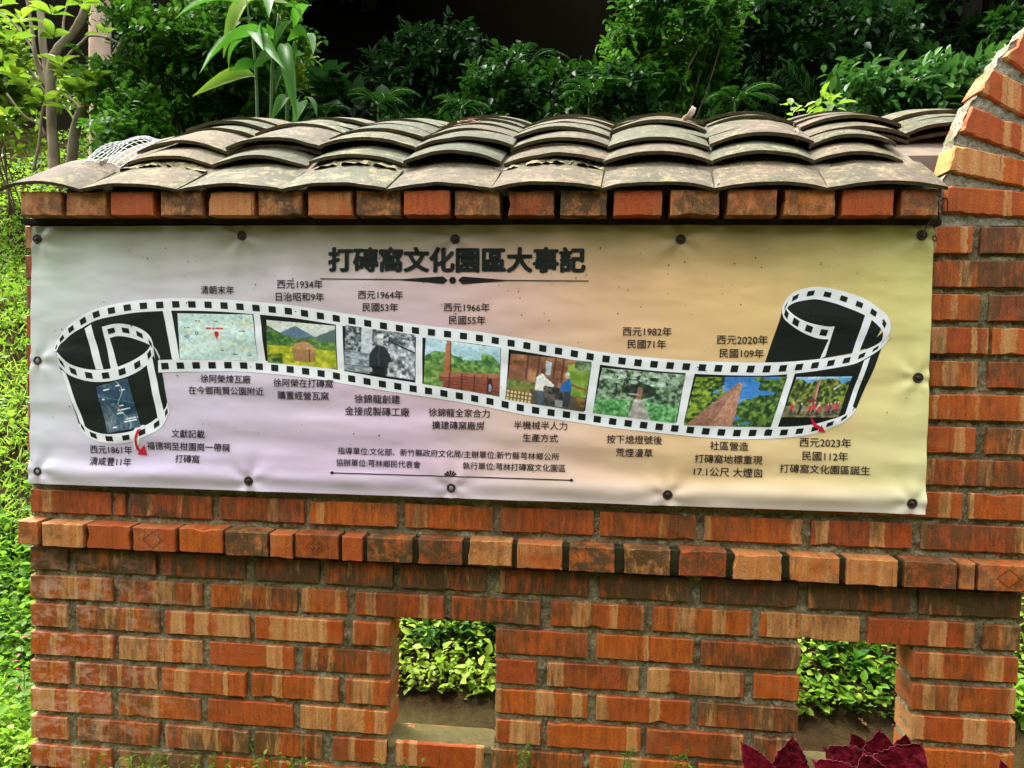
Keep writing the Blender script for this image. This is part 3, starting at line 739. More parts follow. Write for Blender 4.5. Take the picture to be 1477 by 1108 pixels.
# ---- the printed pictures: small painted grids
def canvas(w_=110, h_=74):
    v, u = np.meshgrid((np.arange(h_) + .5) / h_, (np.arange(w_) + .5) / w_, indexing='ij')
    return u, v, np.zeros((h_, w_, 3))
def lay(img, mask, colr):
    mask = np.clip(np.asarray(mask, float), 0, 1)[..., None]; colr = np.asarray(colr, float)
    if colr.max() > 1.0: colr = colr / 255.0
    img[:] = img * (1 - mask) + colr * mask
def inpoly(u, v, pts_):
    r = np.zeros(u.shape, bool); n_ = len(pts_)
    for i in range(n_):
        (x1, y1), (x2, y2) = pts_[i], pts_[(i + 1) % n_]
        c_ = ((y1 > v) != (y2 > v)) & (u < (x2 - x1) * (v - y1) / ((y2 - y1) if y2 != y1 else 1e-9) + x1); r ^= c_
    return r
def ell(u, v, cx, cy, rx, ry): return ((u - cx) / rx) ** 2 + ((v - cy) / ry) ** 2 < 1
def leaves(img, mask, u, v, c0, c1, seed, sc=22):
    n_ = fbm(u * sc, v * sc * 0.7, seed, 4)[..., None]; n_ = np.clip((n_ - 0.3) / 0.4, 0, 1)
    m = np.asarray(mask, float)[..., None]
    img[:] = img * (1 - m) + (np.array(c0) / 255 * (1 - n_) + np.array(c1) / 255 * n_) * m
def pic_dark_map():
    u, v, g = canvas(60, 84); lay(g, 1 + 0 * u, (30, 62, 84))
    leaves(g, np.clip(fbm(u * 4, v * 5, 3) * 2.4 - 0.9, 0, .8), u, v, (40, 80, 100), (110, 125, 125), 4, 20)
    leaves(g, (v > 0.72 - .3 * (u < .45)) * 0.55, u, v, (60, 90, 105), (165, 165, 155), 6, 20)
    lay(g, (np.abs(u - .62 - .12 * np.sin(v * 9)) < .018) * .8, (160, 185, 190)); lay(g, (np.abs(v - .36 - .3 * (u - .5)) < .01) * .5, (120, 150, 165))
    for x, y, l in ((.2,.12,.18),(.58,.1,.12),(.66,.2,.16),(.1,.3,.1),(.55,.5,.12),(.45,.58,.38),(.4,.64,.2),(.62,.78,.36),(.55,.83,.4),(.2,.9,.12)): lay(g, (np.abs(v - y) < .012) & (u > x) & (u < x + l) & (vnoise(u * 60, v * 3, 5) > .35), (235, 240, 240))
    lay(g, ell(u, v, .5, .5, .04, .03), (200, 60, 60)); return g
def pic_light_map():
    u, v, g = canvas(); lay(g, 1 + 0 * u, (205, 228, 218))
    leaves(g, np.clip(fbm(u * 5, v * 4, 12) * 2.2 - .8, 0, .8), u, v, (180, 214, 200), (214, 232, 226), 14, 9)
    for k_, (a_, b_) in enumerate(((.30, .12), (.62, .16), (.48, .3))): lay(g, (np.abs(v - a_ - b_ * np.sin(u * (6 + k_ * 2) + k_)) < .012) * .7, (232, 214, 140))
    lay(g, (np.abs(u - .86 - .05 * np.sin(v * 9)) < .008) * .8, (236, 220, 150))
    for x, y in ((.12,.5),(.24,.43),(.84,.07),(.9,.86)): lay(g, ell(u, v, x, y, .022, .04), (90, 150, 180)); lay(g, ell(u, v, x, y - .005, .009, .016), (225, 240, 245))
    lay(g, ell(u, v, .5, .43, .032, .05) | inpoly(u, v, [(.472,.45),(.528,.45),(.5,.56)]), (205, 25, 35)); lay(g, ell(u, v, .5, .42, .01, .018), (150, 10, 20))
    lay(g, (np.abs(v - .32) < .02) & (u > .36) & (u < .66) & (vnoise(u * 70, v * 9, 2) > .4), (190, 70, 60))
    for x, y in ((.22,.16),(.46,.16),(.08,.31),(.8,.36),(.52,.78),(.68,.86)): lay(g, (np.abs(v - y) < .015) & (u > x) & (u < x + .07) & (vnoise(u * 90, v * 9, 7) > .35), (90, 100, 110))
    return g
def pic_hut():
    u, v, g = canvas(); lay(g, 1 + 0 * u, (205, 214, 205)); lay(g, np.clip(.25 - v, 0, 1) * 3, (228, 226, 205))
    lay(g, v > .32 - .24 * np.clip(1 - np.abs(u - .42) / .3, 0, 1) + .02 * vnoise(u * 14, v * 0, 2), (94, 122, 142)); lay(g, v > .46 - .38 * np.clip((u - .5) / .5, 0, 1), (84, 108, 102))
    leaves(g, v > .42 - .1 * vnoise(u * 9, v * 0, 4), u, v, (58, 104, 44), (132, 160, 64), 3)
    leaves(g, (u < .3) & (v > .12 + u * .8) & (v < .62), u, v, (40, 84, 36), (104, 140, 62), 5)
    leaves(g, v > .56 + .04 * vnoise(u * 8, v * 0, 6), u, v, (150, 166, 30), (222, 208, 60), 7, 14)
    leaves(g, (v > .8 - .2 * u) & (u < .22), u, v, (30, 60, 30), (130, 150, 50), 9)
    lay(g, inpoly(u, v, [(.36,.6),(.40,.5),(.54,.42),(.66,.5),(.7,.6),(.69,.86),(.58,.91),(.38,.91)]), (166, 124, 78)); lay(g, inpoly(u, v, [(.36,.6),(.40,.5),(.54,.42),(.66,.5),(.7,.6),(.54,.63)]), (190, 146, 92))
    lay(g, (np.abs((u * 22) % 1 - .5) > .42) & inpoly(u, v, [(.38,.62),(.69,.62),(.69,.86),(.58,.91),(.38,.91)]), (112, 76, 46)); lay(g, (np.abs(u - .61) < .006) & (v > .6) & (v < .9), (90, 60, 40)); lay(g, ell(u, v, .54, .42, .02, .03), (120, 90, 60))
    return g
def pic_bw():
    u, v, g = canvas(); n_ = fbm(u * 16, v * 20, 21, 5)
    lay(g, 1 + 0 * u, (150, 160, 164)); g[:] = g * (0.45 + 1.1 * n_[..., None])
    leaves(g, (v < .45 - .2 * u) | ((u < .3) & (v < .55)), u, v, (40, 48, 50), (190, 198, 200), 8, 28)
    lay(g, ((u > .24) & (u < .39) & (v < .55)) * .9, (206, 214, 216)); lay(g, ((np.abs((v * 7) % 1 - .5) > .46) & (u < .4) & (v > .55)) * .6, (60, 66, 70))
    leaves(g, (u > .62) & (v > .15), u, v, (70, 80, 84), (232, 236, 238), 11, 18); lay(g, (np.abs(v - .22 - .5 * (u - .62)) < .02) & (u > .62), (40, 46, 48))
    lay(g, inpoly(u, v, [(.37,1),(.35,.9),(.36,.55),(.44,.36),(.56,.35),(.64,.5),(.68,.7),(.62,.74),(.6,1)]), (38, 44, 50)); lay(g, inpoly(u, v, [(.40,.8),(.57,.8),(.56,1),(.42,1)]), (24, 28, 32)); lay(g, (np.abs(u - .5 - .02 * np.sin(v * 8)) < .006) & (v > .38) & (v < .8), (70, 78, 84))
    lay(g, ell(u, v, .5, .22, .05, .115), (206, 204, 200)); lay(g, ell(u, v, .5, .14, .05, .05), (226, 226, 224)); lay(g, ell(u, v, .515, .31, .022, .035), (185, 184, 182)); lay(g, (ell(u, v, .485, .21, .008, .012) | ell(u, v, .52, .21, .008, .012)), (60, 60, 60))
    lay(g, ell(u, v, .66, .73, .035, .05), (180, 180, 176)); lay(g, ell(u, v, .37, .9, .03, .05), (190, 190, 188)); return g
def pic_chimney():
    u, v, g = canvas(); lay(g, 1 + 0 * u, (168, 204, 214)); lay(g, np.clip(fbm(u * 4, v * 4, 7) * 2 - .8, 0, 1), (214, 228, 224))
    leaves(g, v > .42 - .25 * vnoise(u * 7, v * 0, 3) * (1 - .6 * ((u > .5) & (u < .75))), u, v, (52, 104, 52), (150, 184, 96), 5)
    leaves(g, (v > .55) & (v < .8), u, v, (70, 120, 50), (140, 170, 80), 15); lay(g, inpoly(u, v, [(.28,0),(.34,0),(.37,.78),(.25,.82)]), (176, 110, 66)); lay(g, inpoly(u, v, [(.325,0),(.34,0),(.37,.78),(.345,.8)]), (120, 70, 44))
    lay(g, inpoly(u, v, [(.2,.72),(.5,.62),(.98,.56),(1,.56),(1,.98),(.3,1),(.12,.92)]), (140, 74, 54)); lay(g, inpoly(u, v, [(.2,.72),(.5,.62),(1,.55),(1,.63),(.5,.7),(.22,.8)]), (172, 108, 80))
    lay(g, (np.abs((v * 16 + u * 1.5) % 1 - .5) > .4) & (v > .76) & (u > .2), (92, 46, 36)); lay(g, (np.abs((u * 6) % 1 - .5) > .45) & (v > .7 - .1 * u) & (u > .2), (86, 42, 34)); lay(g, ell(u, v, .87, .82, .035, .16), (48, 30, 30)); lay(g, ell(u, v, .87, .86, .02, .08), (150, 160, 180))
    leaves(g, (v > .86 - .2 * (u < .2)) & (u < .35 - .1 * v), u, v, (70, 120, 50), (150, 170, 90), 19); return g
def pic_workers():
    u, v, g = canvas(); lay(g, 1 + 0 * u, (150, 104, 72)); leaves(g, 1 + 0 * u, u, v, (124, 80, 54), (190, 134, 96), 5, 7)
    leaves(g, (u > .72) & (v > .1), u, v, (104, 138, 44), (168, 188, 84), 9, 8); leaves(g, (u > .8) & (v < .2), u, v, (60, 90, 60), (150, 170, 120), 3)
    leaves(g, (v > .55) & (v < .75) & (u < .35), u, v, (70, 92, 40), (120, 130, 60), 6); lay(g, (v > .72) & (u > .3), (86, 78, 66)); lay(g, inpoly(u, v, [(.72,.45),(1,.56),(1,.6),(.7,.5)]), (140, 84, 50))
    for x in (.22, .36, .56, .66): lay(g, (np.abs(u - x) < .012) & (v < .5), (96, 62, 44))
    lay(g, inpoly(u, v, [(.44,.08),(.52,.1),(.52,.36),(.46,.36)]), (190, 200, 206)); lay(g, inpoly(u, v, [(.46,.42),(.64,.4),(.62,.62),(.5,.62)]), (110, 70, 56)); leaves(g, inpoly(u, v, [(.46,.6),(.7,.6),(.74,.96),(.5,.98)]), u, v, (34, 34, 34), (96, 90, 80), 4)
    lay(g, inpoly(u, v, [(.62,.85),(.72,.83),(.72,.97),(.63,.98)]), (150, 152, 150))
    lay(g, inpoly(u, v, [(.35,.45),(.42,.34),(.47,.42),(.58,.55),(.57,.6),(.46,.58),(.45,.72),(.36,.72)]), (226, 226, 212)); lay(g, inpoly(u, v, [(.37,.7),(.45,.7),(.47,.98),(.42,.99),(.41,.8)]), (72, 94, 116)); lay(g, ell(u, v, .43, .3, .03, .055), (90, 62, 50))
    lay(g, inpoly(u, v, [(.68,.5),(.75,.38),(.8,.5),(.8,.66),(.72,.66),(.65,.62),(.66,.57)]), (30, 104, 168)); lay(g, inpoly(u, v, [(.72,.65),(.8,.65),(.8,.95),(.73,.95)]), (54, 58, 64)); lay(g, ell(u, v, .73, .34, .028, .05), (196, 160, 136)); lay(g, ell(u, v, .73, .3, .027, .03), (210, 206, 200))
    m_ = (v > .74 + .15 * u) & (u < .34); lay(g, m_, (110, 90, 50)); lay(g, m_ & ((u * 22) % 1 > .35) & ((v * 12) % 1 > .35), (226, 204, 146)); leaves(g, inpoly(u, v, [(.84,.72),(1,.74),(1,.9),(.88,.9)]), u, v, (96, 70, 40), (150, 120, 60), 8); return g
def pic_path():
    u, v, g = canvas(); leaves(g, 1 + 0 * u, u, v, (30, 52, 34), (150, 180, 140), 31, 24); leaves(g, ell(u, v, .5, .42, .2, .16) * .8, u, v, (16, 26, 20), (60, 80, 60), 3)
    leaves(g, (v > .62 + .1 * np.abs(u - .5)) & ((u < .42) | (u > .6)), u, v, (50, 120, 56), (150, 206, 140), 8, 30); leaves(g, inpoly(u, v, [(.46,.6),(.56,.6),(.7,1),(.42,1)]), u, v, (150, 146, 136), (206, 200, 190), 5, 16)
    lay(g, inpoly(u, v, [(.47,.34),(.53,.34),(.54,.6),(.47,.6)]), (150, 110, 86)); lay(g, (np.abs(u - .2 - .05 * v) < .01) & (v < .6), (50, 44, 36)); lay(g, (np.abs(u - .3) < .006) & (v < .5), (60, 54, 44)); lay(g, (np.abs(v - .5) < .012) & (u > .38) & (u < .5), (190, 180, 170))
    leaves(g, (v < .3) & (fbm(u * 12, v * 12, 77) > .52), u, v, (130, 160, 130), (206, 220, 200), 6, 30); return g
def pic_tower():
    u, v, g = canvas(); lay(g, 1 + 0 * u, (62, 132, 204)); lay(g, np.clip(fbm(u * 4, v * 5, 17) * 3 - 1.35 + (u - .5) * .5, 0, 1), (232, 240, 246))
    leaves(g, (fbm(u * 5, v * 5, 5) - .5 + np.clip(.38 - u, -.2, .3) * 1.6 > 0) & (u < .5), u, v, (24, 52, 30), (150, 176, 50), 9, 26); leaves(g, (fbm(u * 6, v * 6, 6) - .46 + np.clip(u - .62, -.3, .25) * .9 + (v - .6) * .3 > 0) & (u > .5), u, v, (26, 56, 30), (124, 156, 60), 10, 26)
    lay(g, inpoly(u, v, [(.50,.1),(.535,.16),(.56,1),(.02,1)]), (196, 140, 112)); lay(g, inpoly(u, v, [(.50,.1),(.30,1),(.02,1)]), (150, 104, 84)); leaves(g, inpoly(u, v, [(.50,.1),(.535,.16),(.56,1),(.02,1)]) * .3, u, v, (110, 70, 56), (220, 176, 150), 12, 40); return g
def pic_people():
    u, v, g = canvas(); lay(g, 1 + 0 * u, (92, 160, 214)); lay(g, np.clip(fbm(u * 4, v * 6, 7) * 2.4 - 1, 0, 1), (224, 234, 240)); leaves(g, v > .22 - .2 * vnoise(u * 8, v * 0, 9), u, v, (30, 52, 26), (150, 160, 60), 13, 22)
    lay(g, (v > .72) & (u > .05), (136, 130, 96)); leaves(g, (v > .72), u, v, (104, 100, 72), (166, 158, 120), 18, 14); lay(g, inpoly(u, v, [(.42,.08),(.46,.06),(.5,.62),(.43,.62)]), (168, 100, 82)); lay(g, inpoly(u, v, [(.44,.07),(.46,.06),(.5,.62),(.47,.62)]), (206, 150, 128))
    lay(g, inpoly(u, v, [(.36,.58),(.44,.54),(.52,.58),(.52,.63),(.36,.63)]), (130, 50, 50)); lay(g, inpoly(u, v, [(.14,.6),(.2,.56),(.26,.6)]), (170, 160, 130)); lay(g, inpoly(u, v, [(.74,.3),(.84,.2),(.86,.22),(.76,.34)]), (220, 214, 200))
    for x, y, c_ in ((.12,.74,(200,50,60)),(.27,.76,(40,44,56)),(.44,.78,(214,40,60)),(.5,.74,(190,60,70)),(.58,.75,(224,190,170)),(.6,.8,(200,60,60)),(.74,.78,(196,54,70)),(.79,.76,(120,70,90)),(.86,.73,(206,80,90)),(.91,.74,(180,60,80))):
        lay(g, ell(u, v, x, y, .026, .085), c_); lay(g, ell(u, v, x, y - .1, .014, .03), (214, 178, 150)); lay(g, ell(u, v, x - .01, y + .12, .01, .06) | ell(u, v, x + .014, y + .11, .01, .06), (54, 46, 50)); lay(g, ell(u, v, x + .05, y + .17, .06, .018) * .6, (60, 58, 44))
    return g
pics = [('dark satellite map on the roll', [(138,558),(184,545.7),(202.6,616),(155.5,625)], pic_dark_map), ('pale road map with a red pin', [(255.6,452),(364,454),(371.5,520.6),(260,518)], pic_light_map),
 ('painting of a round straw hut under blue mountains', [(384,461.5),(482.5,470),(485.5,532),(385.5,523)], pic_hut), ('black and white photo of a standing man', [(498,469),(599,483),(598,548.5),(496,534)], pic_bw),
 ('painting of a brick kiln with a tall chimney', [(614,487),(722,502),(720,571.5),(611,554)], pic_chimney), ('painting of two men at a brick press', [(737,510),(853.4,522),(842,594.5),(728.5,576)], pic_workers),
 ('photo of an overgrown forest path', [(868.4,530.7),(989,541),(974,611),(854.8,596)], pic_path), ('photo looking up at a chimney tower', [(1004,544),(1136,543.6),(1111.5,616.5),(986,613.6)], pic_tower), ('photo of dancers in red before the chimney', [(1149,544),(1229.5,543),(1209,602),(1127,602)], pic_people)]
for lab, qd, fn in pics:
    g = fn(); h_, w_ = g.shape[:2]; _v, _u = np.meshgrid(np.arange(h_) / h_, np.arange(w_) / w_, indexing='ij'); g = g * (0.84 + 0.32 * fbm(_u * 30, _v * 22, 91, 3))[..., None];  g = np.clip(g, 0, 1); lin = np.where(g < 0.04045, g / 12.92, ((g + 0.055) / 1.055) ** 2.4) * 1.0
    q_ = np.asarray(qd, float); U_, V_ = np.meshgrid(np.linspace(0, 1, w_), np.linspace(0, 1, h_))
    px = q_[0] * ((1 - U_) * (1 - V_))[..., None] + q_[1] * (U_ * (1 - V_))[..., None] + q_[2] * (U_ * V_)[..., None] + q_[3] * ((1 - U_) * V_)[..., None]
    o = mesh('picture', pb(px.reshape(-1, 2), L3), grid_faces(h_, w_), PRINT, ban, col=lin.reshape(-1, 3)); o['label'] = lab

# ---- lettering
def glyphs(body, bold=0.0):
    c = bpy.data.curves.new('lettering', 'FONT'); c.body = body; c.size = 1; c.offset = bold; c.resolution_u = 3; c.fill_mode = 'FRONT'
    o = bpy.data.objects.new('lettering', c); COL.objects.link(o); bpy.context.view_layer.update()
    dg = bpy.context.evaluated_depsgraph_get(); me = bpy.data.meshes.new_from_object(o.evaluated_get(dg))
    v = np.empty(len(me.vertices) * 3); me.vertices.foreach_get('co', v); f = [tuple(p.vertices) for p in me.polygons]
    bpy.data.objects.remove(o); bpy.data.curves.remove(c); bpy.data.meshes.remove(me)
    return v.reshape(-1, 3)[:, :2], f
def tilt_at(py):
    at, ab = [math.atan2(C4[b][2] - C4[a][2], C4[b][0] - C4[a][0]) for a, b in (('tl', 'tr'), ('bl', 'br'))]
    return at + (ab - at) * min(1, max(0, (py - 326) / 395))
def text_lines(name, lines, m, bold=0, stretch=1.0, lift=0.0016, thick=False):
    VV, FF, n_ = [], [], 0
    for body, xa, xb, yc in lines:
        v, f = glyphs(body)
        a, b = P(xa, yc, YB), P(xb, yc, YB)
        lo, hi = v.min(0), v.max(0); sc = abs(b[0] - a[0]) / (hi[0] - lo[0])
        c = P((xa + xb) / 2, yc, YB); x = (v[:, 0] - (lo[0] + hi[0]) / 2) * sc; z = (v[:, 1] - 0.36) * sc * stretch
        th = tilt_at(yc); ct, st_ = math.cos(th), math.sin(th)
        w3 = np.stack([c[0] + x * ct - z * st_, np.zeros(len(x)), c[2] + x * st_ + z * ct], -1)
        for k in range((9 if bold > 0.02 else 5) if bold else 1):      # heavy face: the same strokes laid a little apart
            w4 = w3.copy()
            if k: w4[:, 0] += bold * sc * math.cos(k * math.pi / (4 if bold > 0.02 else 2)); w4[:, 2] += 0.8 * bold * sc * math.sin(k * math.pi / (4 if bold > 0.02 else 2))
            VV.append(onban(w4, lift + k * 0.00004)); FF += [tuple(i + n_ for i in q_) for q_ in f]; n_ += len(v)
    return mesh(name, np.concatenate(VV), FF, m, ban)
o = text_lines('title', [('打磚窩文化園區大事記', 471.6, 840, 375.5)], INK, 0.045, 0.98); o['label'] = 'heavy black title lettering at the top'
caps = [[('清朝末年', 289, 337.5, 418.5)], [('西元1934年', 400, 465, 410.3), ('日治昭和9年', 398, 467, 428.5)], [('西元1964年', 516.5, 581, 425.5), ('民國53年', 523, 574, 443.5)],
 [('西元1966年', 640, 706, 443.7), ('民國55年', 647, 700, 462)], [('西元1982年', 898, 968.5, 478.5), ('民國71年', 905, 960.5, 496.7)], [('西元2020年', 1034, 1107.5, 490.5), ('民國109年', 1038, 1101.7, 510)],
 [('西元1861年', 129.5, 189.3, 649), ('清咸豐11年', 129.5, 188.5, 666)], [('文獻記載', 247.5, 294.7, 626), ('福德祠至柑園崗一帶稱', 211, 331, 644.7), ('打磚窩', 253, 288, 662)],
 [('徐阿榮煉瓦廠', 289, 361.5, 547), ('在今鄧雨賢公園附近', 271.7, 380, 564)], [('徐阿榮在打磚窩', 394.5, 480, 553), ('購置經營瓦窯', 400, 474, 571)], [('徐錦龍創建', 510.8, 576.4, 576), ('金接成製磚工廠', 497, 590, 594)],
 [('徐錦龍全家合力', 617.8, 706, 596), ('擴建磚窯廠房', 623, 698, 614)], [('半機械半人力', 741, 817.8, 614), ('生產方式', 754, 804.6, 632)], [('按下熄燈號後', 875, 955, 634.5), ('荒煙漫草', 888.4, 941, 653.3)],
 [('社區營造', 1024, 1079.4, 643.7), ('打磚窩地標重現', 1002, 1099.4, 662.8), ('17.1公尺 大煙囪', 1000.8, 1099.4, 681.7)], [('西元2023年', 1153.5, 1228, 639), ('民國112年', 1157, 1223, 658.5), ('打磚窩文化園區誕生', 1124.7, 1254.8, 677.7)],
 [('指導單位:文化部、新竹縣政府文化局/主辦單位:新竹縣芎林鄉公所', 484.8, 804, 654.8), ('協辦單位:芎林鄉民代表會', 484.8, 606.3, 668.7), ('執行單位:芎林打磚窩文化園區', 667.3, 815, 673.8)]]
for c in caps: text_lines('caption', c, TXT, 0.010)
pr = Print()
pr.quad([(462,401.6),(580,402.6),(580,404),(462,402.8)], 0.0014, 20, 2); pr.quad([(730,403.8),(849,404.8),(849,406),(730,405.2)], 0.0014, 20, 2)
pr.poly([(575,403),(639,398.5),(645.5,404),(639,409.5),(575,404)], 0.0014); pr.poly([(660.5,404),(667,398.8),(732,404),(732,405),(667,410)], 0.0014); pr.poly([(652.6 + 5 * math.cos(t), 404.2 + 5 * math.sin(t)) for t in np.arange(0, 6.28, 0.4)], 0.0014)
pr.build('title_rule', INK, ban)
pr = Print(); pr.quad([(480,681),(823,691.5),(823,693),(480,682.3)], 0.0014, 60, 2)
for x, y in ((480, 681.6), (824, 692.3)): pr.poly([(x - 3.5, y), (x, y - 2.6), (x + 3.5, y), (x, y + 2.6)], 0.0016)
for a_ in (-0.95, -0.5, 0, 0.5, 0.95):
    x, y = 649.7, 688.5; ux, uy = math.sin(a_), -math.cos(a_)
    pr.poly([(x + ux * 2.5 - uy * .4, y + uy * 2.5 + ux * .4), (x + ux * 9 - uy * 1.5, y + uy * 9 + ux * 1.5), (x + ux * 10.5, y + uy * 10.5), (x + ux * 9 + uy * 1.5, y + uy * 9 - ux * 1.5), (x + ux * 2.5 + uy * .4, y + uy * 2.5 - ux * .4)], 0.0018)
pr.build('credit_rule', TXT, ban)
for sets in (([(204,618),(198,632),(199,645),(206,652)], [(198,620),(194.5,633),(196,648),(204,655)], [(208,641),(211.5,657),(197,655.5)]), ([(1171,602),(1177,611),(1186,617)], [(1169,603),(1173,614),(1183,621)], [(1185,613.5),(1191,624),(1180,622.5)])):
    pr = Print(); pr.grid(cr(sets[0], 16), cr(sets[1], 16), 0.0019, 3); pr.poly(sets[2], 0.0019); pr.build('red_arrow', RED, ban)
pr = Print(); pr.grid(cr([(207,613),(195,617),(191,633),(193,650)], 16), cr([(214,616),(208,618),(204,625),(201,640)], 16), 0.0011, 3); pr.build('arrow_halo', WHITE, ban)
# ---- screws and washers through the eyelets
def lathe(profile, n=20):
    v = [(r * math.cos(2 * math.pi * k / n), y, r * math.sin(2 * math.pi * k / n)) for r, y in profile for k in range(n)]
    f = [(i * n + k, i * n + (k + 1) % n, (i + 1) * n + (k + 1) % n, (i + 1) * n + k) for i in range(len(profile) - 1) for k in range(n)]
    f.append(tuple(range((len(profile) - 1) * n, len(profile) * n))); return np.array(v), f
for i, g in enumerate(GW):
    g = onban(g, 0)[0]; hollow = i in (5, 6, 8)
    v, f = lathe([(0.0112, 0.001), (0.0112, -0.0015), (0.010, -0.0035), (0.0068, -0.0035), (0.0058, -0.0015)] if hollow else [(0.0118, 0.001), (0.0118, -0.0018), (0.0105, -0.0038), (0.0082, -0.0036), (0.0078, -0.0016), (0.0056, -0.0022), (0.0052, -0.0046), (0.0034, -0.0056)])
    o = mesh('eyelet', v + g, f, IRON, ban, smooth=True)
    if hollow:
        v, f = lathe([(0.0056, 0.0), (0.0052, -0.0012), (0.003, -0.002)], 12); mesh('screw', v + g + np.array([0, -0.0006, 0]), f, WIRE, o, smooth=True)
def tube(path, radii, n=8, jit=0.0):
    """smooth tube through 3D points"""
    p = np.asarray(path, float); r = np.asarray(radii, float)
    pp = np.vstack([2 * p[0] - p[1], p, 2 * p[-1] - p[-2]]); out = []; rr_ = []
    for i in range(1, len(pp) - 2):
        for t in np.linspace(0, 1, 6, endpoint=False):
            a, b, c, d = pp[i - 1], pp[i], pp[i + 1], pp[i + 2]
            out.append(0.5 * (2 * b + (c - a) * t + (2 * a - 5 * b + 4 * c - d) * t ** 2 + (3 * b - a - 3 * c + d) * t ** 3)); rr_.append(r[i - 1] * (1 - t) + r[i] * t)
    out.append(p[-1]); rr_.append(r[-1]); out = np.array(out)
    vv, ff = [], []
    u = np.array([0.3, 1, 0.1])
    for k, (q_, rad) in enumerate(zip(out, rr_)):
        d = out[min(k + 1, len(out) - 1)] - out[max(k - 1, 0)]; d /= np.linalg.norm(d) + 1e-9
        a = u - d * np.dot(u, d); a /= np.linalg.norm(a) + 1e-9; b = np.cross(d, a); u = a
        for j in range(n):
            th = 2 * math.pi * j / n; rj = rad * (1 + jit * (rnd.random() - 0.5) * 2)
            vv.append(q_ + rj * (math.cos(th) * a + math.sin(th) * b))
    for k in range(len(out) - 1):
        for j in range(n): ff.append((k * n + j, k * n + (j + 1) % n, (k + 1) * n + (j + 1) % n, (k + 1) * n + j))
    ff.append(tuple(range(n - 1, -1, -1))); ff.append(tuple(range((len(out) - 1) * n, len(out) * n)))
    return vv, ff
def tubes(name, specs, m, parent=None, n=8, jit=0.08, loc=None):
    V, Fc = [], []
    for path, radii in specs:
        v, f = tube(path, radii, n, jit); b = len(V); V.extend(v); Fc.extend([tuple(b + i for i in q_) for q_ in f])
    return mesh(name, V, Fc, m, parent, smooth=True, loc=loc)

# ------------------------------------------------------------------ wire at the top right corner, wire mesh and dry leaves on the tiles
h = [P(x, y, -0.045) for x, y in ((1331, 339), (1336, 328), (1341, 318), (1348, 309), (1354, 300))]
o = tubes('wire_tie', [(h, [0.0022] * 5), ([P(x, y, -0.05) for x, y in ((1357, 291), (1360, 286), (1366, 287), (1367, 296), (1367, 305))], [0.0014] * 5),
    ([P(x, y, -0.035) for x, y in ((1345, 344), (1348, 340), (1351, 344), (1348, 348), (1345, 344))], [0.0016] * 5)], IRON, None, 6, loc=P(1345, 320, -0.04))
tag(o, 'rusty bent wire tying the banner corner below the tiles', 'wire')
gs = []
mp = lambda s, t: np.array([0, 0, 0.012]) + (P(150, 243, 0.06) * (1 - s) + P(166, 243, 0.06) * s) * 0
A0, A1, B0, B1 = P(118, 238, 0.03), P(172, 243, 0.02), P(186, 203, 0.30), P(250, 207, 0.27)
def msh(s, t):
    p = (A0 * (1 - s) + A1 * s) * (1 - t) + (B0 * (1 - s) + B1 * s) * t
    return p + np.array([0, 0, 0.018 * math.sin(math.pi * t) + 0.012 * math.sin(math.pi * s) + 0.004 * math.sin(9 * s + 5 * t)])
for i in range(10): gs.append(([msh(i / 9, t) for t in np.linspace(0, 1, 7)], [0.0009] * 7))
for j in range(11): gs.append(([msh(s, j / 10) + np.array([0, 0, 0.0018]) for s in np.linspace(-0.05, 1.05, 6)], [0.0009] * 6))
o = tubes('wire_mesh', gs, WIRE, None, 5, 0, loc=A0); tag(o, 'scrap of galvanised wire mesh lying on the left end of the roof', 'wire mesh')
def dead_leaf(px, py, Y, ln, wd, rot, label, m=DRY, stand=0.3):
    c = P(px, py, Y); vv, ff = [], []; nl, nw = 9, 5
    for i in range(nl):
        t = i / (nl - 1); wv = wd * math.sin(math.pi * min(1, t * 0.95 + 0.03)) ** 0.8
        for j in range(nw):
            s = j / (nw - 1) * 2 - 1
            x, z, y = (t - 0.5) * ln, 0.35 * abs(s) ** 1.5 * wd + 0.15 * ln * (t - 0.5) ** 2 * 4 * stand, s * wv / 2
            X, Zp = x * math.cos(rot) - z * math.sin(rot), x * math.sin(rot) + z * math.cos(rot)
            vv.append((c[0] + X, c[1] + y, c[2] + Zp + 0.006 * (rnd.random() - .5)))
    for i in range(nl - 1):
        for j in range(nw - 1): a = i * nw + j; ff.append((a, a + 1, a + nw + 1, a + nw))
    o = mesh('dry_leaf', vv, ff, m, None, smooth=True, loc=c)
    so = o.modifiers.new('thickness', 'SOLIDIFY'); so.thickness = 0.0012
    return tag(o, label, 'leaf', 'dry leaves caught on the wall')
PINKL = simple('pale_dry_leaf', (0.55, 0.40, 0.30), 0.7, 0.2, 0, 0.35, 60)
dead_leaf(999, 168, 0.34, 0.045, 0.04, 0.9, 'pale dry leaf standing on the ridge of the tiles', PINKL, 1)
dead_leaf(672, 179, 0.30, 0.045, 0.02, 0.15, 'curled orange dry leaf on the middle tiles', DRY, .8)
dead_leaf(687, 180, 0.30, 0.035, 0.02, -0.1, 'smaller brown leaf just right of the orange one on the tiles', DRY, .6)
dead_leaf(1153, 195, 0.16, 0.035, 0.022, 1.7, 'pinkish dry leaf lodged upright between two right tile columns', PINKL, .6)
dead_leaf(1034, 270, -0.07, 0.024, 0.012, 0.9, 'tiny white leaf scrap on the front tiles', simple('white_leaf', (0.6, 0.56, 0.5), 0.7, 0.2), .4)
dead_leaf(152, 236, 0.0, 0.032, 0.02, 0.6, 'whitish leaf lying beneath the wire mesh', simple('whitish_leaf', (0.6, 0.55, 0.52), 0.7, 0.2), .5)

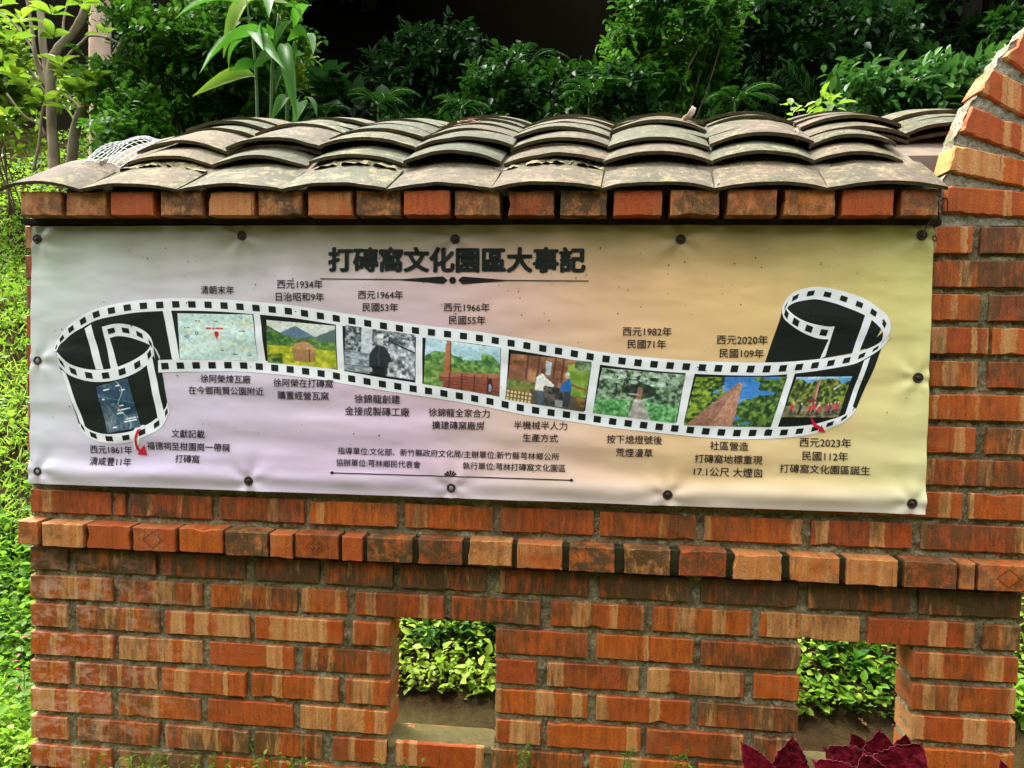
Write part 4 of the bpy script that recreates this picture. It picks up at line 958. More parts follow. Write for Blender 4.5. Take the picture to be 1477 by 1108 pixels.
# ------------------------------------------------------------------ terrain
def height(X, Y):
    X = np.asarray(X, float); Y = np.asarray(Y, float)
    s = np.clip((Y - 0.46) / 0.16, 0, 1); h_ = 0.09 * s * s * (3 - 2 * s)
    h_ = h_ + 0.63 * np.clip(Y - 0.62, 0, 5.38) + 0.33 * np.clip(Y - 6, 0, 4) + 1.35 * np.clip(Y - 10, 0, 7)
    h_ = h_ + 1.25 * np.clip(-6.0 - Y, 0, 8)          # unseen rise behind the camera, added to block low sky
    b = np.clip((Y - 0.3) / 1.0, 0, 1)
    return h_ + b * (0.35 * (fbm(X * 0.7, Y * 0.7, 41) - 0.5) + 0.10 * (fbm(X * 3, Y * 3, 43) - 0.5)) + 0.02 * (fbm(X * 12, Y * 12, 45) - 0.5) - 0.03 * (Y < 0.4) * np.clip(X + 0.2, -1.2, 1.2) * -1 * 0
SOIL = Mat('forest_soil', 1.0, 0.0)
s1 = SOIL.noise(SILL.co() if False else SOIL.co(), 26, 7, 0.7); s2 = SOIL.noise(SOIL.co(), 2.2, 4)
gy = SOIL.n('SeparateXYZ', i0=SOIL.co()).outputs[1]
far = SOIL.ramp(SOIL.math('DIVIDE', gy, 12.0), (0.36, 0.0), (0.55, 1.0))  # soil goes black with distance: forest shade put into its colour
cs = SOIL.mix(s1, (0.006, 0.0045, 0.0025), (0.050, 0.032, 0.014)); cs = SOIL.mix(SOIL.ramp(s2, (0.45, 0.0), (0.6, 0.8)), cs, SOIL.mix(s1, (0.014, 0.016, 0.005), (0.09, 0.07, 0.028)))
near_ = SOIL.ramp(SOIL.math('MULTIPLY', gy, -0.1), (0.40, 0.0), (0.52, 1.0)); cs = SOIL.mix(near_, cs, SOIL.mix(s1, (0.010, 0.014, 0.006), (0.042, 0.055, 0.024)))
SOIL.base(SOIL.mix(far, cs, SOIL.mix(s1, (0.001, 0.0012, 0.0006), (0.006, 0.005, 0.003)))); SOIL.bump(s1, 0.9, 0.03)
ys = np.concatenate([np.arange(-30, -0.2, 0.8), np.arange(-0.2, 2.2, 0.03), np.arange(2.2, 8, 0.15), np.arange(8, 60, 1.2)]); xs_ = np.concatenate([np.arange(-40, -4, 1.5), np.arange(-4, 4, 0.06), np.arange(4, 40, 1.5)])
TX, TY = np.meshgrid(xs_, ys, indexing='ij'); TZ = height(TX, TY)
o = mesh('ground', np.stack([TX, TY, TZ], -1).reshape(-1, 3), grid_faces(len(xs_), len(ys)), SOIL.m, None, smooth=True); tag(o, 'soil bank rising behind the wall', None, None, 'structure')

# ------------------------------------------------------------------ leaves
OV = (np.array([(0, 0, 0), (-.5, .38, .10), (0, .4, 0), (.5, .38, .10), (-.36, .74, .05), (0, .75, -.03), (.36, .74, .05), (0, 1, -.09)]), [(0, 2, 1), (0, 3, 2), (1, 2, 5, 4), (2, 3, 6, 5), (4, 5, 7), (5, 6, 7)])
DI = (np.array([(0, 0, 0), (-.5, .45, .08), (0, 1, -.05), (.5, .45, .08)]), [(0, 3, 2), (0, 2, 1)])
def strap(n=7, w0=(.16, .62, .95, 1, .85, .5, .03), droop=0.55):
    v, f = [], []
    for i in range(n):
        t = i / (n - 1); z = -droop * t * t
        for s in (-.5, 0, .5): v.append((s * w0[i], t * (1 - 0.12 * t), z + (0.05 if s else 0) * w0[i] * 2))
    for i in range(n - 1):
        for j in range(2): a = i * 3 + j; f.append((a, a + 1, a + 4, a + 3))
    return np.array(v), f
STRAP, STRAP2 = strap(), strap(droop=0.2)
def leaf_cloud(name, pos, axis, length, width, m, parent=None, tmpl=OV, tint=None, roll=None, loc=None):
    pos = np.asarray(pos, float); N = len(pos); ax = np.asarray(axis, float); ax = ax / (np.linalg.norm(ax, axis=1)[:, None] + 1e-9)
    up = np.array([0, 0, 1.0]); sd_ = np.cross(ax, up); bad = np.linalg.norm(sd_, axis=1) < 1e-3; sd_[bad] = (1, 0, 0); sd_ /= np.linalg.norm(sd_, axis=1)[:, None]
    nr_ = np.cross(sd_, ax)
    if roll is not None:
        c, s = np.cos(roll)[:, None], np.sin(roll)[:, None]; sd_, nr_ = sd_ * c + nr_ * s, nr_ * c - sd_ * s
    tv, tf = tmpl; L_ = np.broadcast_to(length, (N,))[:, None, None]; W_ = np.broadcast_to(width, (N,))[:, None, None]
    V = pos[:, None] + sd_[:, None] * tv[None, :, 0:1] * W_ + ax[:, None] * tv[None, :, 1:2] * L_ + nr_[:, None] * tv[None, :, 2:3] * L_
    k = len(tv); tint = rng.random(N) if tint is None else np.asarray(tint)
    tri = []
    for f in tf:
        tri.append((f[0], f[1], f[2]))
        if len(f) == 4: tri.append((f[0], f[2], f[3]))
    tri = np.array(tri); F_ = (np.arange(N)[:, None, None] * k + tri[None]).reshape(-1, 3)
    return mesh(name, V.reshape(-1, 3), F_, m, parent, smooth=True, tint=np.repeat(np.clip(tint, 0, 1), k), loc=loc)
def rdir(n, zmin=-0.6, zmax=0.9, front=0.35):
    d = rng.normal(size=(n, 3)); d /= np.linalg.norm(d, axis=1)[:, None]; d[:, 2] = np.clip(d[:, 2], zmin, zmax); d[:, 1] -= front; return d
def sprays(c, r, n_tw, per, ln, seed=0):
    """leaf positions along many short twigs filling an uneven ellipsoid (clumped, with gaps)"""
    c, r = np.asarray(c, float), np.asarray(r, float); P_, A_, T_ = [], [], []
    nclump = max(5, n_tw // 30)
    cl = rng.normal(size=(nclump, 3)); cl /= np.linalg.norm(cl, axis=1)[:, None]; cl *= (rng.random((nclump, 1)) ** 0.5) * rng.uniform(0.8, 1.35, (nclump, 1))
    ct = rng.random(nclump)
    for _ in range(n_tw):
        k = rng.integers(nclump)
        o_ = c + r * (cl[k] * 0.85 + rng.normal(size=3) * (0.12 + 0.16 * ct[k]))
        d = rng.normal(size=3) + cl[k] * 1.2 + np.array([0, -0.5, 0.35]); d /= np.linalg.norm(d)
        tl = ln * per * rng.uniform(0.28, 0.5)
        sd_ = np.cross(d, rng.normal(size=3)); sd_ /= np.linalg.norm(sd_)
        for j in range(per):
            t = (j + 1) / per; s = 1 if j % 2 else -1
            p = o_ + d * tl * t + np.array([0, 0, -0.25 * tl * t * t])
            a = d * 0.6 + sd_ * s * 0.9 + rng.normal(size=3) * 0.25 + np.array([0, -0.1, -0.15])
            P_.append(p); A_.append(a); T_.append(0.55 * ct[k] + 0.25 * rng.random() + 0.2 * t)
    return np.array(P_), np.array(A_), np.array(T_)
G_BRIGHT = leaf_mat('bright_bank_leaf', (0.025, 0.085, 0.006), (0.16, 0.32, 0.02), 0.45, 0.5, 0.2, (0.32, 0.44, 0.05))
G_GRASS = leaf_mat('bank_grass', (0.07, 0.18, 0.012), (0.27, 0.42, 0.04), 0.45, 0.5, 0.25, (0.5, 0.5, 0.15))
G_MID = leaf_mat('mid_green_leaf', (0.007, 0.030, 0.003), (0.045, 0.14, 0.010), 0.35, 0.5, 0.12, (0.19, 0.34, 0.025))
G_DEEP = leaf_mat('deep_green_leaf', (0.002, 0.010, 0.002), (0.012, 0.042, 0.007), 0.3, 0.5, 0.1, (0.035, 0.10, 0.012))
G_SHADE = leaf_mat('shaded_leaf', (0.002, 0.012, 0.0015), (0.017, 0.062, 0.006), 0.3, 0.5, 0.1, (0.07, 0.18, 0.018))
G_BLUE = leaf_mat('blue_green_leaf', (0.008, 0.035, 0.005), (0.04, 0.12, 0.02), 0.25, 0.45, 0.15, (0.20, 0.35, 0.07))
G_GING = leaf_mat('broad_glossy_leaf', (0.02, 0.085, 0.008), (0.07, 0.22, 0.015), 0.4, 0.5, 0.2, (0.30, 0.42, 0.03))
G_YEL = leaf_mat('yellow_green_leaf', (0.05, 0.13, 0.01), (0.19, 0.32, 0.02), 0.45, 0.4, 0.4, (0.45, 0.46, 0.04))
BARK1 = bark_mat('pale_grey_bark', (0.09, 0.065, 0.045), (0.46, 0.38, 0.28), (0.17, 0.11, 0.07))
BARK2 = bark_mat('dark_brown_bark', (0.05, 0.035, 0.022), (0.20, 0.15, 0.10), (0.09, 0.065, 0.045))
BARK4 = bark_mat('shade_black_bark', (0.006, 0.005, 0.004), (0.02, 0.016, 0.012), (0.008, 0.009, 0.006))  # bark blackened to put the forest's shade into its colour
BARK3 = bark_mat('pinkish_bark', (0.30, 0.19, 0.13), (0.56, 0.42, 0.31), (0.34, 0.26, 0.15))
STEM = simple('green_stem', (0.07, 0.13, 0.03), 0.6, 0.3, 0, 0.4)

# ---- bank: ground cover (nobody could count it)
n = 150000
Yg = rng.random(n) ** 1.5 * 6.8 + 0.53; Xg = -5.2 + rng.random(n) * 7.4 + (Yg - 1) * -0.12
lf_ = rng.random(n) < 0.22; Yg = np.where(lf_, rng.random(n) * 1.6 - .6, Yg); Xg = np.where(lf_, -1.47 - rng.random(n) * 1.2, Xg)
vis = ((Xg < -0.6 - 0.45 * (Yg - 0.6)) | (Yg < 2.6)) & (fbm(Xg * 2.5, Yg * 2.5, 61) + 0.25 * rng.random(n) > 0.46)
Xg, Yg = Xg[vis], Yg[vis]; n = len(Xg)
pos = np.stack([Xg, Yg, height(Xg, Yg) + rng.random(n) ** 2 * 0.07], -1); ax = rng.normal(size=(n, 3)) * np.array([1, 1, .5]) + np.array([0, -0.45, 0.25])
patch = fbm(Xg * 1.6, Yg * 1.6, 71)
gt = np.clip(patch * 2.2 - 0.80 + 0.5 * rng.random(n) + 0.15 * (Xg > -1.3), 0, 1)  # shaded patches and extra brightness behind the wall, painted into the leaf tint
sz = rng.random(n) ** 2
for nm, sel, tm, k in (('low_plants', Yg < 1.9, OV, 0.85), ('ground_cover', Yg >= 1.9, DI, 1.0)):
    o = leaf_cloud(nm, pos[sel], ax[sel], (0.014 + 0.045 * sz[sel]) * k, (0.010 + 0.028 * sz[sel]) * k, G_BRIGHT, None, tm, gt[sel], roll=rng.normal(size=int(sel.sum())) * .5)
    tag(o, 'bright green low creeping plants at the foot of the bank' if tm is OV else 'bright green low creeping plants higher up the bank', None, None, 'stuff')
n = 60000
Yg = 1.6 + rng.random(n) * 7.5; Xg = -4.5 + rng.random(n) * 9.5
ok = (Xg > -0.75 - 0.45 * (Yg - 0.6)) & (fbm(Xg * 1.8, Yg * 1.8, 65) + 0.3 * rng.random(n) > 0.5); Xg, Yg = Xg[ok], Yg[ok]; n = len(Xg)
pos = np.stack([Xg, Yg, height(Xg, Yg) + rng.random(n) ** 2 * 0.12], -1)
o = leaf_cloud('undergrowth', pos, rng.normal(size=(n, 3)) * np.array([1, 1, .5]) + np.array([0, -0.4, 0.3]), rng.uniform(0.03, 0.09, n), rng.uniform(0.02, 0.05, n), G_SHADE, None, DI, rng.random(n) ** 1.5); tag(o, 'dark low undergrowth on the shaded bank', None, None, 'stuff')
n = 16000
Xg = -3.2 + rng.random(n) * 6.4; Yg = -0.12 - rng.random(n) ** 1.3 * 1.4
pos = np.stack([Xg, Yg, height(Xg, Yg) - 0.004], -1)
o = leaf_cloud('lawn', pos, rng.normal(size=(n, 3)) * np.array([.6, .6, .1]) + np.array([0, 0, .9]), rng.uniform(0.02, 0.06, n), rng.uniform(0.003, 0.006, n), G_GRASS, None, DI, rng.random(n)); tag(o, 'short grass before the wall', None, None, 'stuff')
n = 26000
Yg = rng.random(n) ** 1.4 * 4.2 - 0.35; Xg = np.where(rng.random(n) < 0.75, -1.45 - rng.random(n) * 2.6 - np.clip(Yg, 0, 9) * 0.3, -1.4 + rng.random(n) * 3.0)
ok = ((Xg < -1.5) | (Yg > 0.72)) & ((Yg < 0.42) | (Yg > 0.64)) ; Xg, Yg = Xg[ok], Yg[ok]; n = len(Xg)
pos = np.stack([Xg, Yg, height(Xg, Yg) - 0.004], -1); ax = rng.normal(size=(n, 3)) * np.array([.55, .55, .15]) + np.array([0, -0.1, 1])
o = leaf_cloud('grass', pos, ax, rng.uniform(0.03, 0.10, n), rng.uniform(0.004, 0.008, n), G_GRASS, None, DI, rng.random(n) ** 1.3); tag(o, 'thin grass blades among the low plants', None, None, 'stuff')
n = 2600
Yg = rng.random(n) ** 1.2 * 5 + 0.5; Xg = -4 + rng.random(n) * 5.5; pos = np.stack([Xg, Yg, height(Xg, Yg) + 0.008], -1)
o = leaf_cloud('leaf_litter', pos, rng.normal(size=(n, 3)) * np.array([1, 1, .3]), rng.uniform(0.015, 0.045, n), rng.uniform(0.01, 0.02, n), leaf_mat('litter', (0.06, 0.03, 0.012), (0.24, 0.14, 0.06), 0.15, 0.8, 0.1), None, DI); tag(o, 'fallen brown leaves on the bank', None, None, 'stuff')

def plant(name, px, py, Y, label, cat, group=None):
    c = P(px, py, Y); z = float(height(c[0], Y)); return empty(name, (c[0], Y, z), label, cat, group)
def stems_for(root, tips, n_, m, r0=0.012, name='stem'):
    b = np.array(root.location); sp_ = []
    for k in range(n_):
        t = tips[rng.integers(len(tips))]; b2 = b + np.array([rng.normal() * .05, rng.normal() * .05, -0.03]); mid = b2 * .45 + t * .55 + rng.normal(size=3) * 0.04
        sp_.append(([b2, mid, t], [r0, r0 * .7, r0 * .35]))
    return tubes(name, sp_, m, root, 5)
def bush(px, py, rx, ry, Y, n_tw, per, ln, m, label, name='shrub', cat='shrub', group=None, wr=0.55, tmpl=OV, depth=0.7, parts=None):
    root = plant(name, px, py, Y, label, cat, group)
    dist = (Y - CAM[1]) / F_PX
    for (x, y, a, b, frac) in (parts or [(px, py, rx, ry, 1.0)]):
        c = P(x, y, Y); r = np.array([a * dist, min(a, b) * dist * depth + 0.1, b * dist])
        p, ax, t = sprays(c, r, int(n_tw * frac), per, ln)
        lo = leaf_cloud('foliage', p, ax, ln * rng.uniform(.55, 1.5, len(p)), ln * wr * rng.uniform(.8, 1.2, len(p)), m, root, tmpl, t, roll=rng.normal(size=len(p)) * .35)
    stems_for(root, p[::7], 6, BARK2 if m in (G_MID, G_YEL, G_BLUE) else BARK4, .007 if n_tw > 50 else .003); return root
gs_ = 'shrubs on the shaded bank'
# mid-left wall of small leaves
bush(290, 110, 130, 95, 3.6, 1500, 8, 0.052, G_MID, 'dense small-leaved green shrub left of the broad-leaved plant', parts=[(250, 130, 90, 70, .4), (320, 60, 95, 70, .35), (370, 130, 70, 55, .2), (215, 45, 55, 60, .15)], group=gs_, wr=.7)
bush(385, 40, 60, 60, 3.9, 260, 7, 0.06, G_YEL, 'yellow-green young shrub behind the broad-leaved plant', group=gs_)
bush(190, 175, 60, 50, 3.0, 330, 7, 0.05, G_MID, 'leafy green shrub between the tree base and the roof', group=gs_, wr=.7)
bush(20, 130, 70, 80, 3.9, 300, 7, 0.08, G_YEL, 'light green shrub at the far left behind the many-stemmed tree', group=gs_)
# middle, in the shade
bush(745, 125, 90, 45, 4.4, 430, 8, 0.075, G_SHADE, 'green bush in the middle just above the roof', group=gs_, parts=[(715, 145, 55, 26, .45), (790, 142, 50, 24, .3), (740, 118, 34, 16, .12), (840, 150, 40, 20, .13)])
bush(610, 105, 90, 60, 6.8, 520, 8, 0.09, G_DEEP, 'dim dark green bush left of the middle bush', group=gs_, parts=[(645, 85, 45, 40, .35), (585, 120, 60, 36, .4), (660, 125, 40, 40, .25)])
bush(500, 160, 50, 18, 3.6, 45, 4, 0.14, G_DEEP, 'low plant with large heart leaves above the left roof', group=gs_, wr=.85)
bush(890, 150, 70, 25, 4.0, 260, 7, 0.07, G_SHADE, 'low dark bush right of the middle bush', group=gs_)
# right
bush(950, 80, 60, 90, 4.3, 900, 8, 0.058, G_MID, 'tall bright bush hung with creepers right of the dark gap', name='creeper_bush', parts=[(940, 25, 45, 40, .3), (935, 115, 45, 45, .3), (990, 90, 55, 75, .35), (1030, 50, 50, 60, .2)], group=gs_, wr=.6)
bush(1090, 80, 90, 85, 4.9, 620, 8, 0.08, G_DEEP, 'dark green bush with hanging stems behind the palm', parts=[(1070, 60, 60, 60, .4), (1130, 40, 60, 55, .3), (1100, 125, 60, 35, .3), (1220, 40, 70, 60, .25)], group=gs_)
bush(1330, 140, 85, 26, 2.4, 210, 7, 0.075, G_BLUE, 'blue-green glossy shrub behind the right end of the roof', group=gs_, parts=[(1290, 146, 50, 20, .4), (1340, 138, 45, 22, .4), (1385, 130, 30, 22, .25), (1245, 150, 25, 16, .12)], wr=.5)
bush(1165, 158, 24, 3, 1.2, 10, 4, 0.055, G_YEL, 'pale green sprig peeping over the ridge left of the blue-green shrub', group=gs_, wr=.5)
bush(1458, 35, 24, 35, 4.2, 51, 4, 0.08, G_SHADE, 'sparse green bush at the top right beside the arch', group=gs_)
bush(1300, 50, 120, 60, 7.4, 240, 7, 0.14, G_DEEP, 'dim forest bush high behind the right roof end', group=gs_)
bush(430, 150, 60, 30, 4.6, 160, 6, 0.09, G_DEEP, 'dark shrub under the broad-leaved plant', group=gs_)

# ---- broad-leaved plant
root = plant('ginger_plant', 390, 90, 2.9, 'tall plant with long broad glossy leaves above the left roof', 'plant')
dist = (2.9 - CAM[1]) / F_PX
LF = [((400,58),(300,85)),((400,50),(362,98)),((410,65),(412,137)),((425,88),(400,120)),((415,60),(465,74)),((425,40),(440,2)),((345,5),(270,16)),((365,0),(335,55)),((350,58),(326,92)),((380,95),(332,118)),((368,112),(330,142)),((412,10),(436,24)),((405,0),(412,38)),((380,0),(388,12)),((420,78),(445,90)),((430,150),(436,172)),((415,140),(404,165)),((395,75),(388,98)),((420,30),(402,60)),((380,55),(352,66)),((440,140),(455,160))]
pos, ax, ln = [], [], []
for (a, b) in LF:
    pa, pb_ = P(a[0], a[1], 2.9 + rnd.uniform(-.15, .15)), P(b[0], b[1], 2.9 + rnd.uniform(-.35, -.05)); d = pb_ - pa; l = np.linalg.norm(d); d = d / l + np.array([0, 0, 0.45]); pos.append(pa); ax.append(d); ln.append(l * 1.18)
ln = np.array(ln)
for k in range(len(pos)): mesh_o = leaf_cloud('leaf', pos[k:k+1], ax[k:k+1], ln[k:k+1], np.clip(ln[k:k+1] * 0.25, .04, .095), G_GING, root, STRAP, [rnd.choice((.2, .4, .55, .65, .95))], roll=rng.normal(size=1) * .5)
b0 = np.array(root.location)
tubes('stalk', [([b0 + np.array([dx, 0, -.05]), P(x, 120, 2.95), P(x2, y2, 2.9)], [.012, .010, .006]) for dx, x, x2, y2 in ((0, 392, 402, 20), (.1, 415, 425, 60), (-.08, 370, 355, 0))], STEM, root)

# ---- many-stemmed tree at the left
YT = 3.3
root = plant('small_tree', 90, 235, YT, 'small pale many-stemmed tree with clustered leaves at the left', 'tree')
root.location.z = float(height(root.location[0], YT)); zb = root.location.z
def W(pts_, Y=YT): return [P(x, y, Y + (i * 0.02 if False else 0)) for i, (x, y) in enumerate(pts_)]
sc_ = (YT - CAM[1]) / F_PX
tr = [([(79,262),(79,240),(75,190),(73,112),(81,74),(108,44),(122,14),(138,-25)], [12,10,8,8,7.5,7,6,5]), ([(73,125),(62,68),(60,30),(52,-15)], [7,6,6,5]), ([(72,130),(54,95),(47,50),(38,-10)], [5,4,3,3]),
      ([(104,262),(103,237),(108,190),(119,156),(146,115),(176,64),(190,34),(213,-12)], [11,9,9,8,6.5,6,5,4.5]), ([(48,247),(57,203),(61,162),(78,118),(98,81),(118,61),(129,52),(152,54),(174,63)], [2.8,2.8,2.5,2.5,2.4,2.2,2,1.8,1.8]),
      ([(10,135),(34,166),(57,180),(66,196)], [2,2.2,2.4,2.5]), ([(62,100),(40,60),(10,25),(-20,10)], [2.5,2,2,1.6]), ([(64,88),(88,70),(92,30),(100,-10)], [3,2.5,2,1.6]), ([(70,140),(35,95),(0,105)], [2.5,2,1.6]), ([(118,158),(100,140),(92,120)], [3,2.2,1.6])]
tubes('trunk', [(W(p_, YT + 0.05 * i), [r * sc_ * 0.85 for r in rr_]) for i, (p_, rr_) in enumerate(tr)], BARK1, root, 9, 0.10)
pos, ax, ln = [], [], []
for (x, y, n_) in ((15,60,7),(20,112,9),(40,128,9),(60,150,8),(95,110,9),(118,128,10),(105,140,7),(30,30,6),(75,22,8),(120,5,8),(10,168,8),(135,118,6),(78,55,5),(150,50,4),(5,90,7),(88,95,6),(0,10,6),(100,160,5)):
    c = P(x, y, YT - rnd.uniform(0, .25))
    for k in range(n_):
        a = 2 * math.pi * k / n_ + rnd.uniform(-.3, .3); d = np.array([math.cos(a), math.sin(a) * .7 - .2, rnd.uniform(.1, .8)]); pos.append(c + d * .015); ax.append(d); ln.append(rnd.uniform(.09, .19))
ln = np.array(ln); leaf_cloud('crown', pos, ax, ln, ln * .42, G_YEL, root, STRAP2, rng.random(len(ln)) ** 1.2, roll=rng.normal(size=len(ln)) * .3)
root = plant('tree', 145, 150, 4.6, 'straight pinkish tree trunk behind the many-stemmed tree', 'tree')
sc_ = (4.6 - CAM[1]) / F_PX
tubes('trunk', [([np.array(root.location) + np.array([0, 0, -.1])] + [P(x, y, 4.6) for x, y in ((146, 150), (144, 60), (147, -20), (150, -160), (155, -400))], [17 * sc_, 15.5 * sc_, 15 * sc_, 14.5 * sc_, 13 * sc_, 9 * sc_])], BARK3, root, 14, 0.04)
p, ax, t = sprays(P(150, -420, 4.9), (1.5, 1.3, .8), 420, 8, .12); leaf_cloud('crown', p, ax, .12, .07, G_MID, root, DI, t)
root = plant('tree', 262, 10, 5.2, 'thin leaning brown trunk at the top left behind the shrub', 'tree')
sc_ = (5.2 - CAM[1]) / F_PX
tubes('trunk', [([np.array(root.location) + np.array([0.1, 0, -.1])] + [P(x, y, 5.2) for x, y in ((275, 60), (258, -5), (240, -80), (230, -300))], [9 * sc_, 8 * sc_, 8 * sc_, 7 * sc_, 5 * sc_])], BARK2, root, 10)
p, ax, t = sprays(P(230, -380, 5.4), (1.2, 1.2, .7), 300, 8, .12); leaf_cloud('crown', p, ax, .12, .07, G_MID, root, DI, t)
# ---- palm
root = plant('palm', 1185, 150, 3.9, 'dim feathery palm frond above the right roof', 'palm')
for k, (x0, y0, xm, ym, x1, y1) in enumerate(((1175,170,1190,120,1225,98),(1180,170,1165,120,1130,100),(1178,172,1210,140,1250,140))):
    pth = [P(x0, y0, 3.95), P(xm, ym, 3.9), P(x1, y1, 3.8)]; pos, ax, ln = [], [], []
    for t in np.linspace(.15, 1, 17):
        q_ = pth[0] * (1 - t) ** 2 + pth[1] * 2 * t * (1 - t) + pth[2] * t * t; tg = (pth[1] - pth[0]) * (1 - t) + (pth[2] - pth[1]) * t; tg /= np.linalg.norm(tg)
        for s in (-1, 1): pos.append(q_); ax.append(tg * .7 + np.array([s * .25 * tg[2], -.35, s * -.6 * tg[0] - .2]) + rng.normal(size=3) * .06); ln.append(.24 * (1 - .55 * abs(t - .45)))
    fr = leaf_cloud('frond', pos, ax, ln, .016, G_MID if k == 0 else G_DEEP, root, STRAP2, rng.random(len(ln)))
    tubes('rib', [([pth[0], pth[0] * .25 + pth[1] * .5 + pth[2] * .25, pth[2]], [.006, .005, .002])], STEM, fr, 5)
def fern(px, py, Y, size, label, m, nf=9):
    c = P(px, py, Y); z = float(height(c[0], Y)); root = empty('fern', (c[0], Y, z), label, 'fern', 'ferns on the shaded bank'); b = np.array([c[0], Y, max(z, c[2])]); pos, ax, ln, st_ = [], [], [], []
    st_.append(([np.array([c[0], Y, z - .02]), (np.array([c[0], Y, z]) + b) / 2, b], [.012, .010, .008]))
    for k in range(nf):
        a = 2 * math.pi * k / nf + rnd.uniform(-.3, .3); h_ = np.array([math.cos(a), math.sin(a) * .8 - .25, 0]); L_ = size * rnd.uniform(.75, 1.2); up_ = rnd.uniform(.55, 1.0)
        pts_ = [b + h_ * L_ * t * .9 + np.array([0, 0, L_ * (up_ * t - .75 * t * t)]) for t in np.linspace(0, 1, 20)]; st_.append((pts_[::4] + [pts_[-1]], [.003, .0028, .0024, .002, .0015, .001]))
        for i in range(2, 20):
            tg = pts_[i] - pts_[i - 1]; tg /= np.linalg.norm(tg); sd_ = np.cross(tg, (0, 0, 1)); sd_ /= np.linalg.norm(sd_) + 1e-9
            for s_ in (-1, 1): pos.append(pts_[i]); ax.append(tg * .45 + sd_ * s_ + np.array([0, 0, -.12]) + rng.normal(size=3) * .05); ln.append(L_ * .26 * math.sin(math.pi * (.12 + .88 * (1 - i / 20))) ** .8 + .01)
    ln = np.array(ln); leaf_cloud('fronds', pos, ax, ln, ln * .2 + .004, m, root, DI, rng.random(len(ln)) * .8); tubes('rib', st_, STEM, root, 4, 0)
fern(545, 152, 3.4, .28, 'dark fern just left of the middle bush', G_SHADE)
fern(665, 158, 2.9, .20, 'small fern at the left foot of the middle bush', G_SHADE)
fern(850, 140, 3.7, .30, 'fern between the middle bush and the creeper bush', G_SHADE)
fern(1060, 148, 3.4, .26, 'fern right of the creeper bush above the roof', G_SHADE)
fern(470, 165, 3.1, .20, 'low fern right of the broad-leaved plant', G_DEEP)
fern(760, 95, 6.2, .5, 'dim fern high up behind the middle bush', G_DEEP)
fern(1120, 60, 5.2, .4, 'dim fern hanging above the palm', G_DEEP)
# ---- forest trees whose crowns close the top and keep the slope dark
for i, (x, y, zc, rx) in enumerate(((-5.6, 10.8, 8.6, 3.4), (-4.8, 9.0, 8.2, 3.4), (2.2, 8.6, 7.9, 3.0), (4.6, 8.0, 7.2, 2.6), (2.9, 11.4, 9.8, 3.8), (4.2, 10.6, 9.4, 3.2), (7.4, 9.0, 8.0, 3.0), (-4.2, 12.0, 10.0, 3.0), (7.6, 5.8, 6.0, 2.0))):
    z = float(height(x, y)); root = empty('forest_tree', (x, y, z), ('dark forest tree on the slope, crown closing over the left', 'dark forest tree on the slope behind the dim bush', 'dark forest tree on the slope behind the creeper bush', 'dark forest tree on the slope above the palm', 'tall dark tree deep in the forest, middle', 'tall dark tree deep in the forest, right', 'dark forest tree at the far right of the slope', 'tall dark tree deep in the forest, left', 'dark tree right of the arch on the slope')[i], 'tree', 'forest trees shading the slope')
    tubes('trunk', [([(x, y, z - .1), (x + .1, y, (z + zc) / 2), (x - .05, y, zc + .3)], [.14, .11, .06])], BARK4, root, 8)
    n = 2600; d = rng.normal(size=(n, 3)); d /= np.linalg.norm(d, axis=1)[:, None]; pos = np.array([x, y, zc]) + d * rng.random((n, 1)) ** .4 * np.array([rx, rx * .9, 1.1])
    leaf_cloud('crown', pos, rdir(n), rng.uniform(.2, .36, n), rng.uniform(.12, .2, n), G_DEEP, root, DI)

# ------------------------------------------------------------------ small plants at the foot of the wall and seen through the openings
wd_lab = {150: 'low weed at the foot of the wall, leftmost', 190: 'low weed at the wall foot second from the left'}
def weed(px, py, Y, h_, n_, m, label, ln=.022, spread=.05, group='weeds at the foot of the wall', wr=.5):
    c = P(px, py, Y); z = float(height(c[0], Y)); top_ = max(c[2], z + h_ * .6); root = empty('weed', (c[0], Y, z), label, 'weed', group)
    pos, ax, st_ = [], [], []
    for k in range(n_):
        a = rng.normal(size=2) * spread; tip = np.array([c[0] + a[0], Y + a[1] * .5, top_ - abs(rng.normal()) * h_ * .35]); b = np.array([c[0] + a[0] * .4, Y, z - .01]); st_.append(([b, (b + tip) / 2 + rng.normal(size=3) * .008, tip], [.0018, .0015, .0008]))
        for j in range(9):
            t = 1 - j * .09 * min(1, .45 / max(.1, top_ - z)); q_ = b * (1 - t) + tip * t; dd = rng.normal(size=3) * np.array([1, .7, .4]) + np.array([0, -.3, .35]); pos.append(q_); ax.append(dd)
    tubes('stem', st_, STEM, root, 5); n2 = len(pos)
    leaf_cloud('foliage', pos, ax, ln * rng.uniform(.6, 1.3, n2), ln * wr * rng.uniform(.7, 1.2, n2), m, root, OV, rng.random(n2)); return root
wl = ['leftmost', 'second from the left', 'third from the left', 'fourth from the left', 'left of the small window', 'below the left jamb of the small window', 'below the middle of the small window']
for i, (x, y, s) in enumerate(((170, 1088, .05), (215, 1086, .06), (265, 1091, .05), (335, 1093, .05), (385, 1089, .04), (430, 1093, .04), (545, 1098, .04))):
    weed(x, y, -.06, .06, 8, G_YEL, 'small green weed at the wall foot, ' + wl[i], .018, s)
for x, y, lab in ((762, 1075, 'small upright weed with pale green leaves right of the left opening'), (912, 1083, 'feathery weed against the wall midway between the openings'), (985, 1080, 'feathery weed on the wall foot left of the red-leaved plant')):
    weed(x, y, -.03, .05, 4, G_YEL, lab, .02, .014)
gw = 'leafy plants behind the openings'
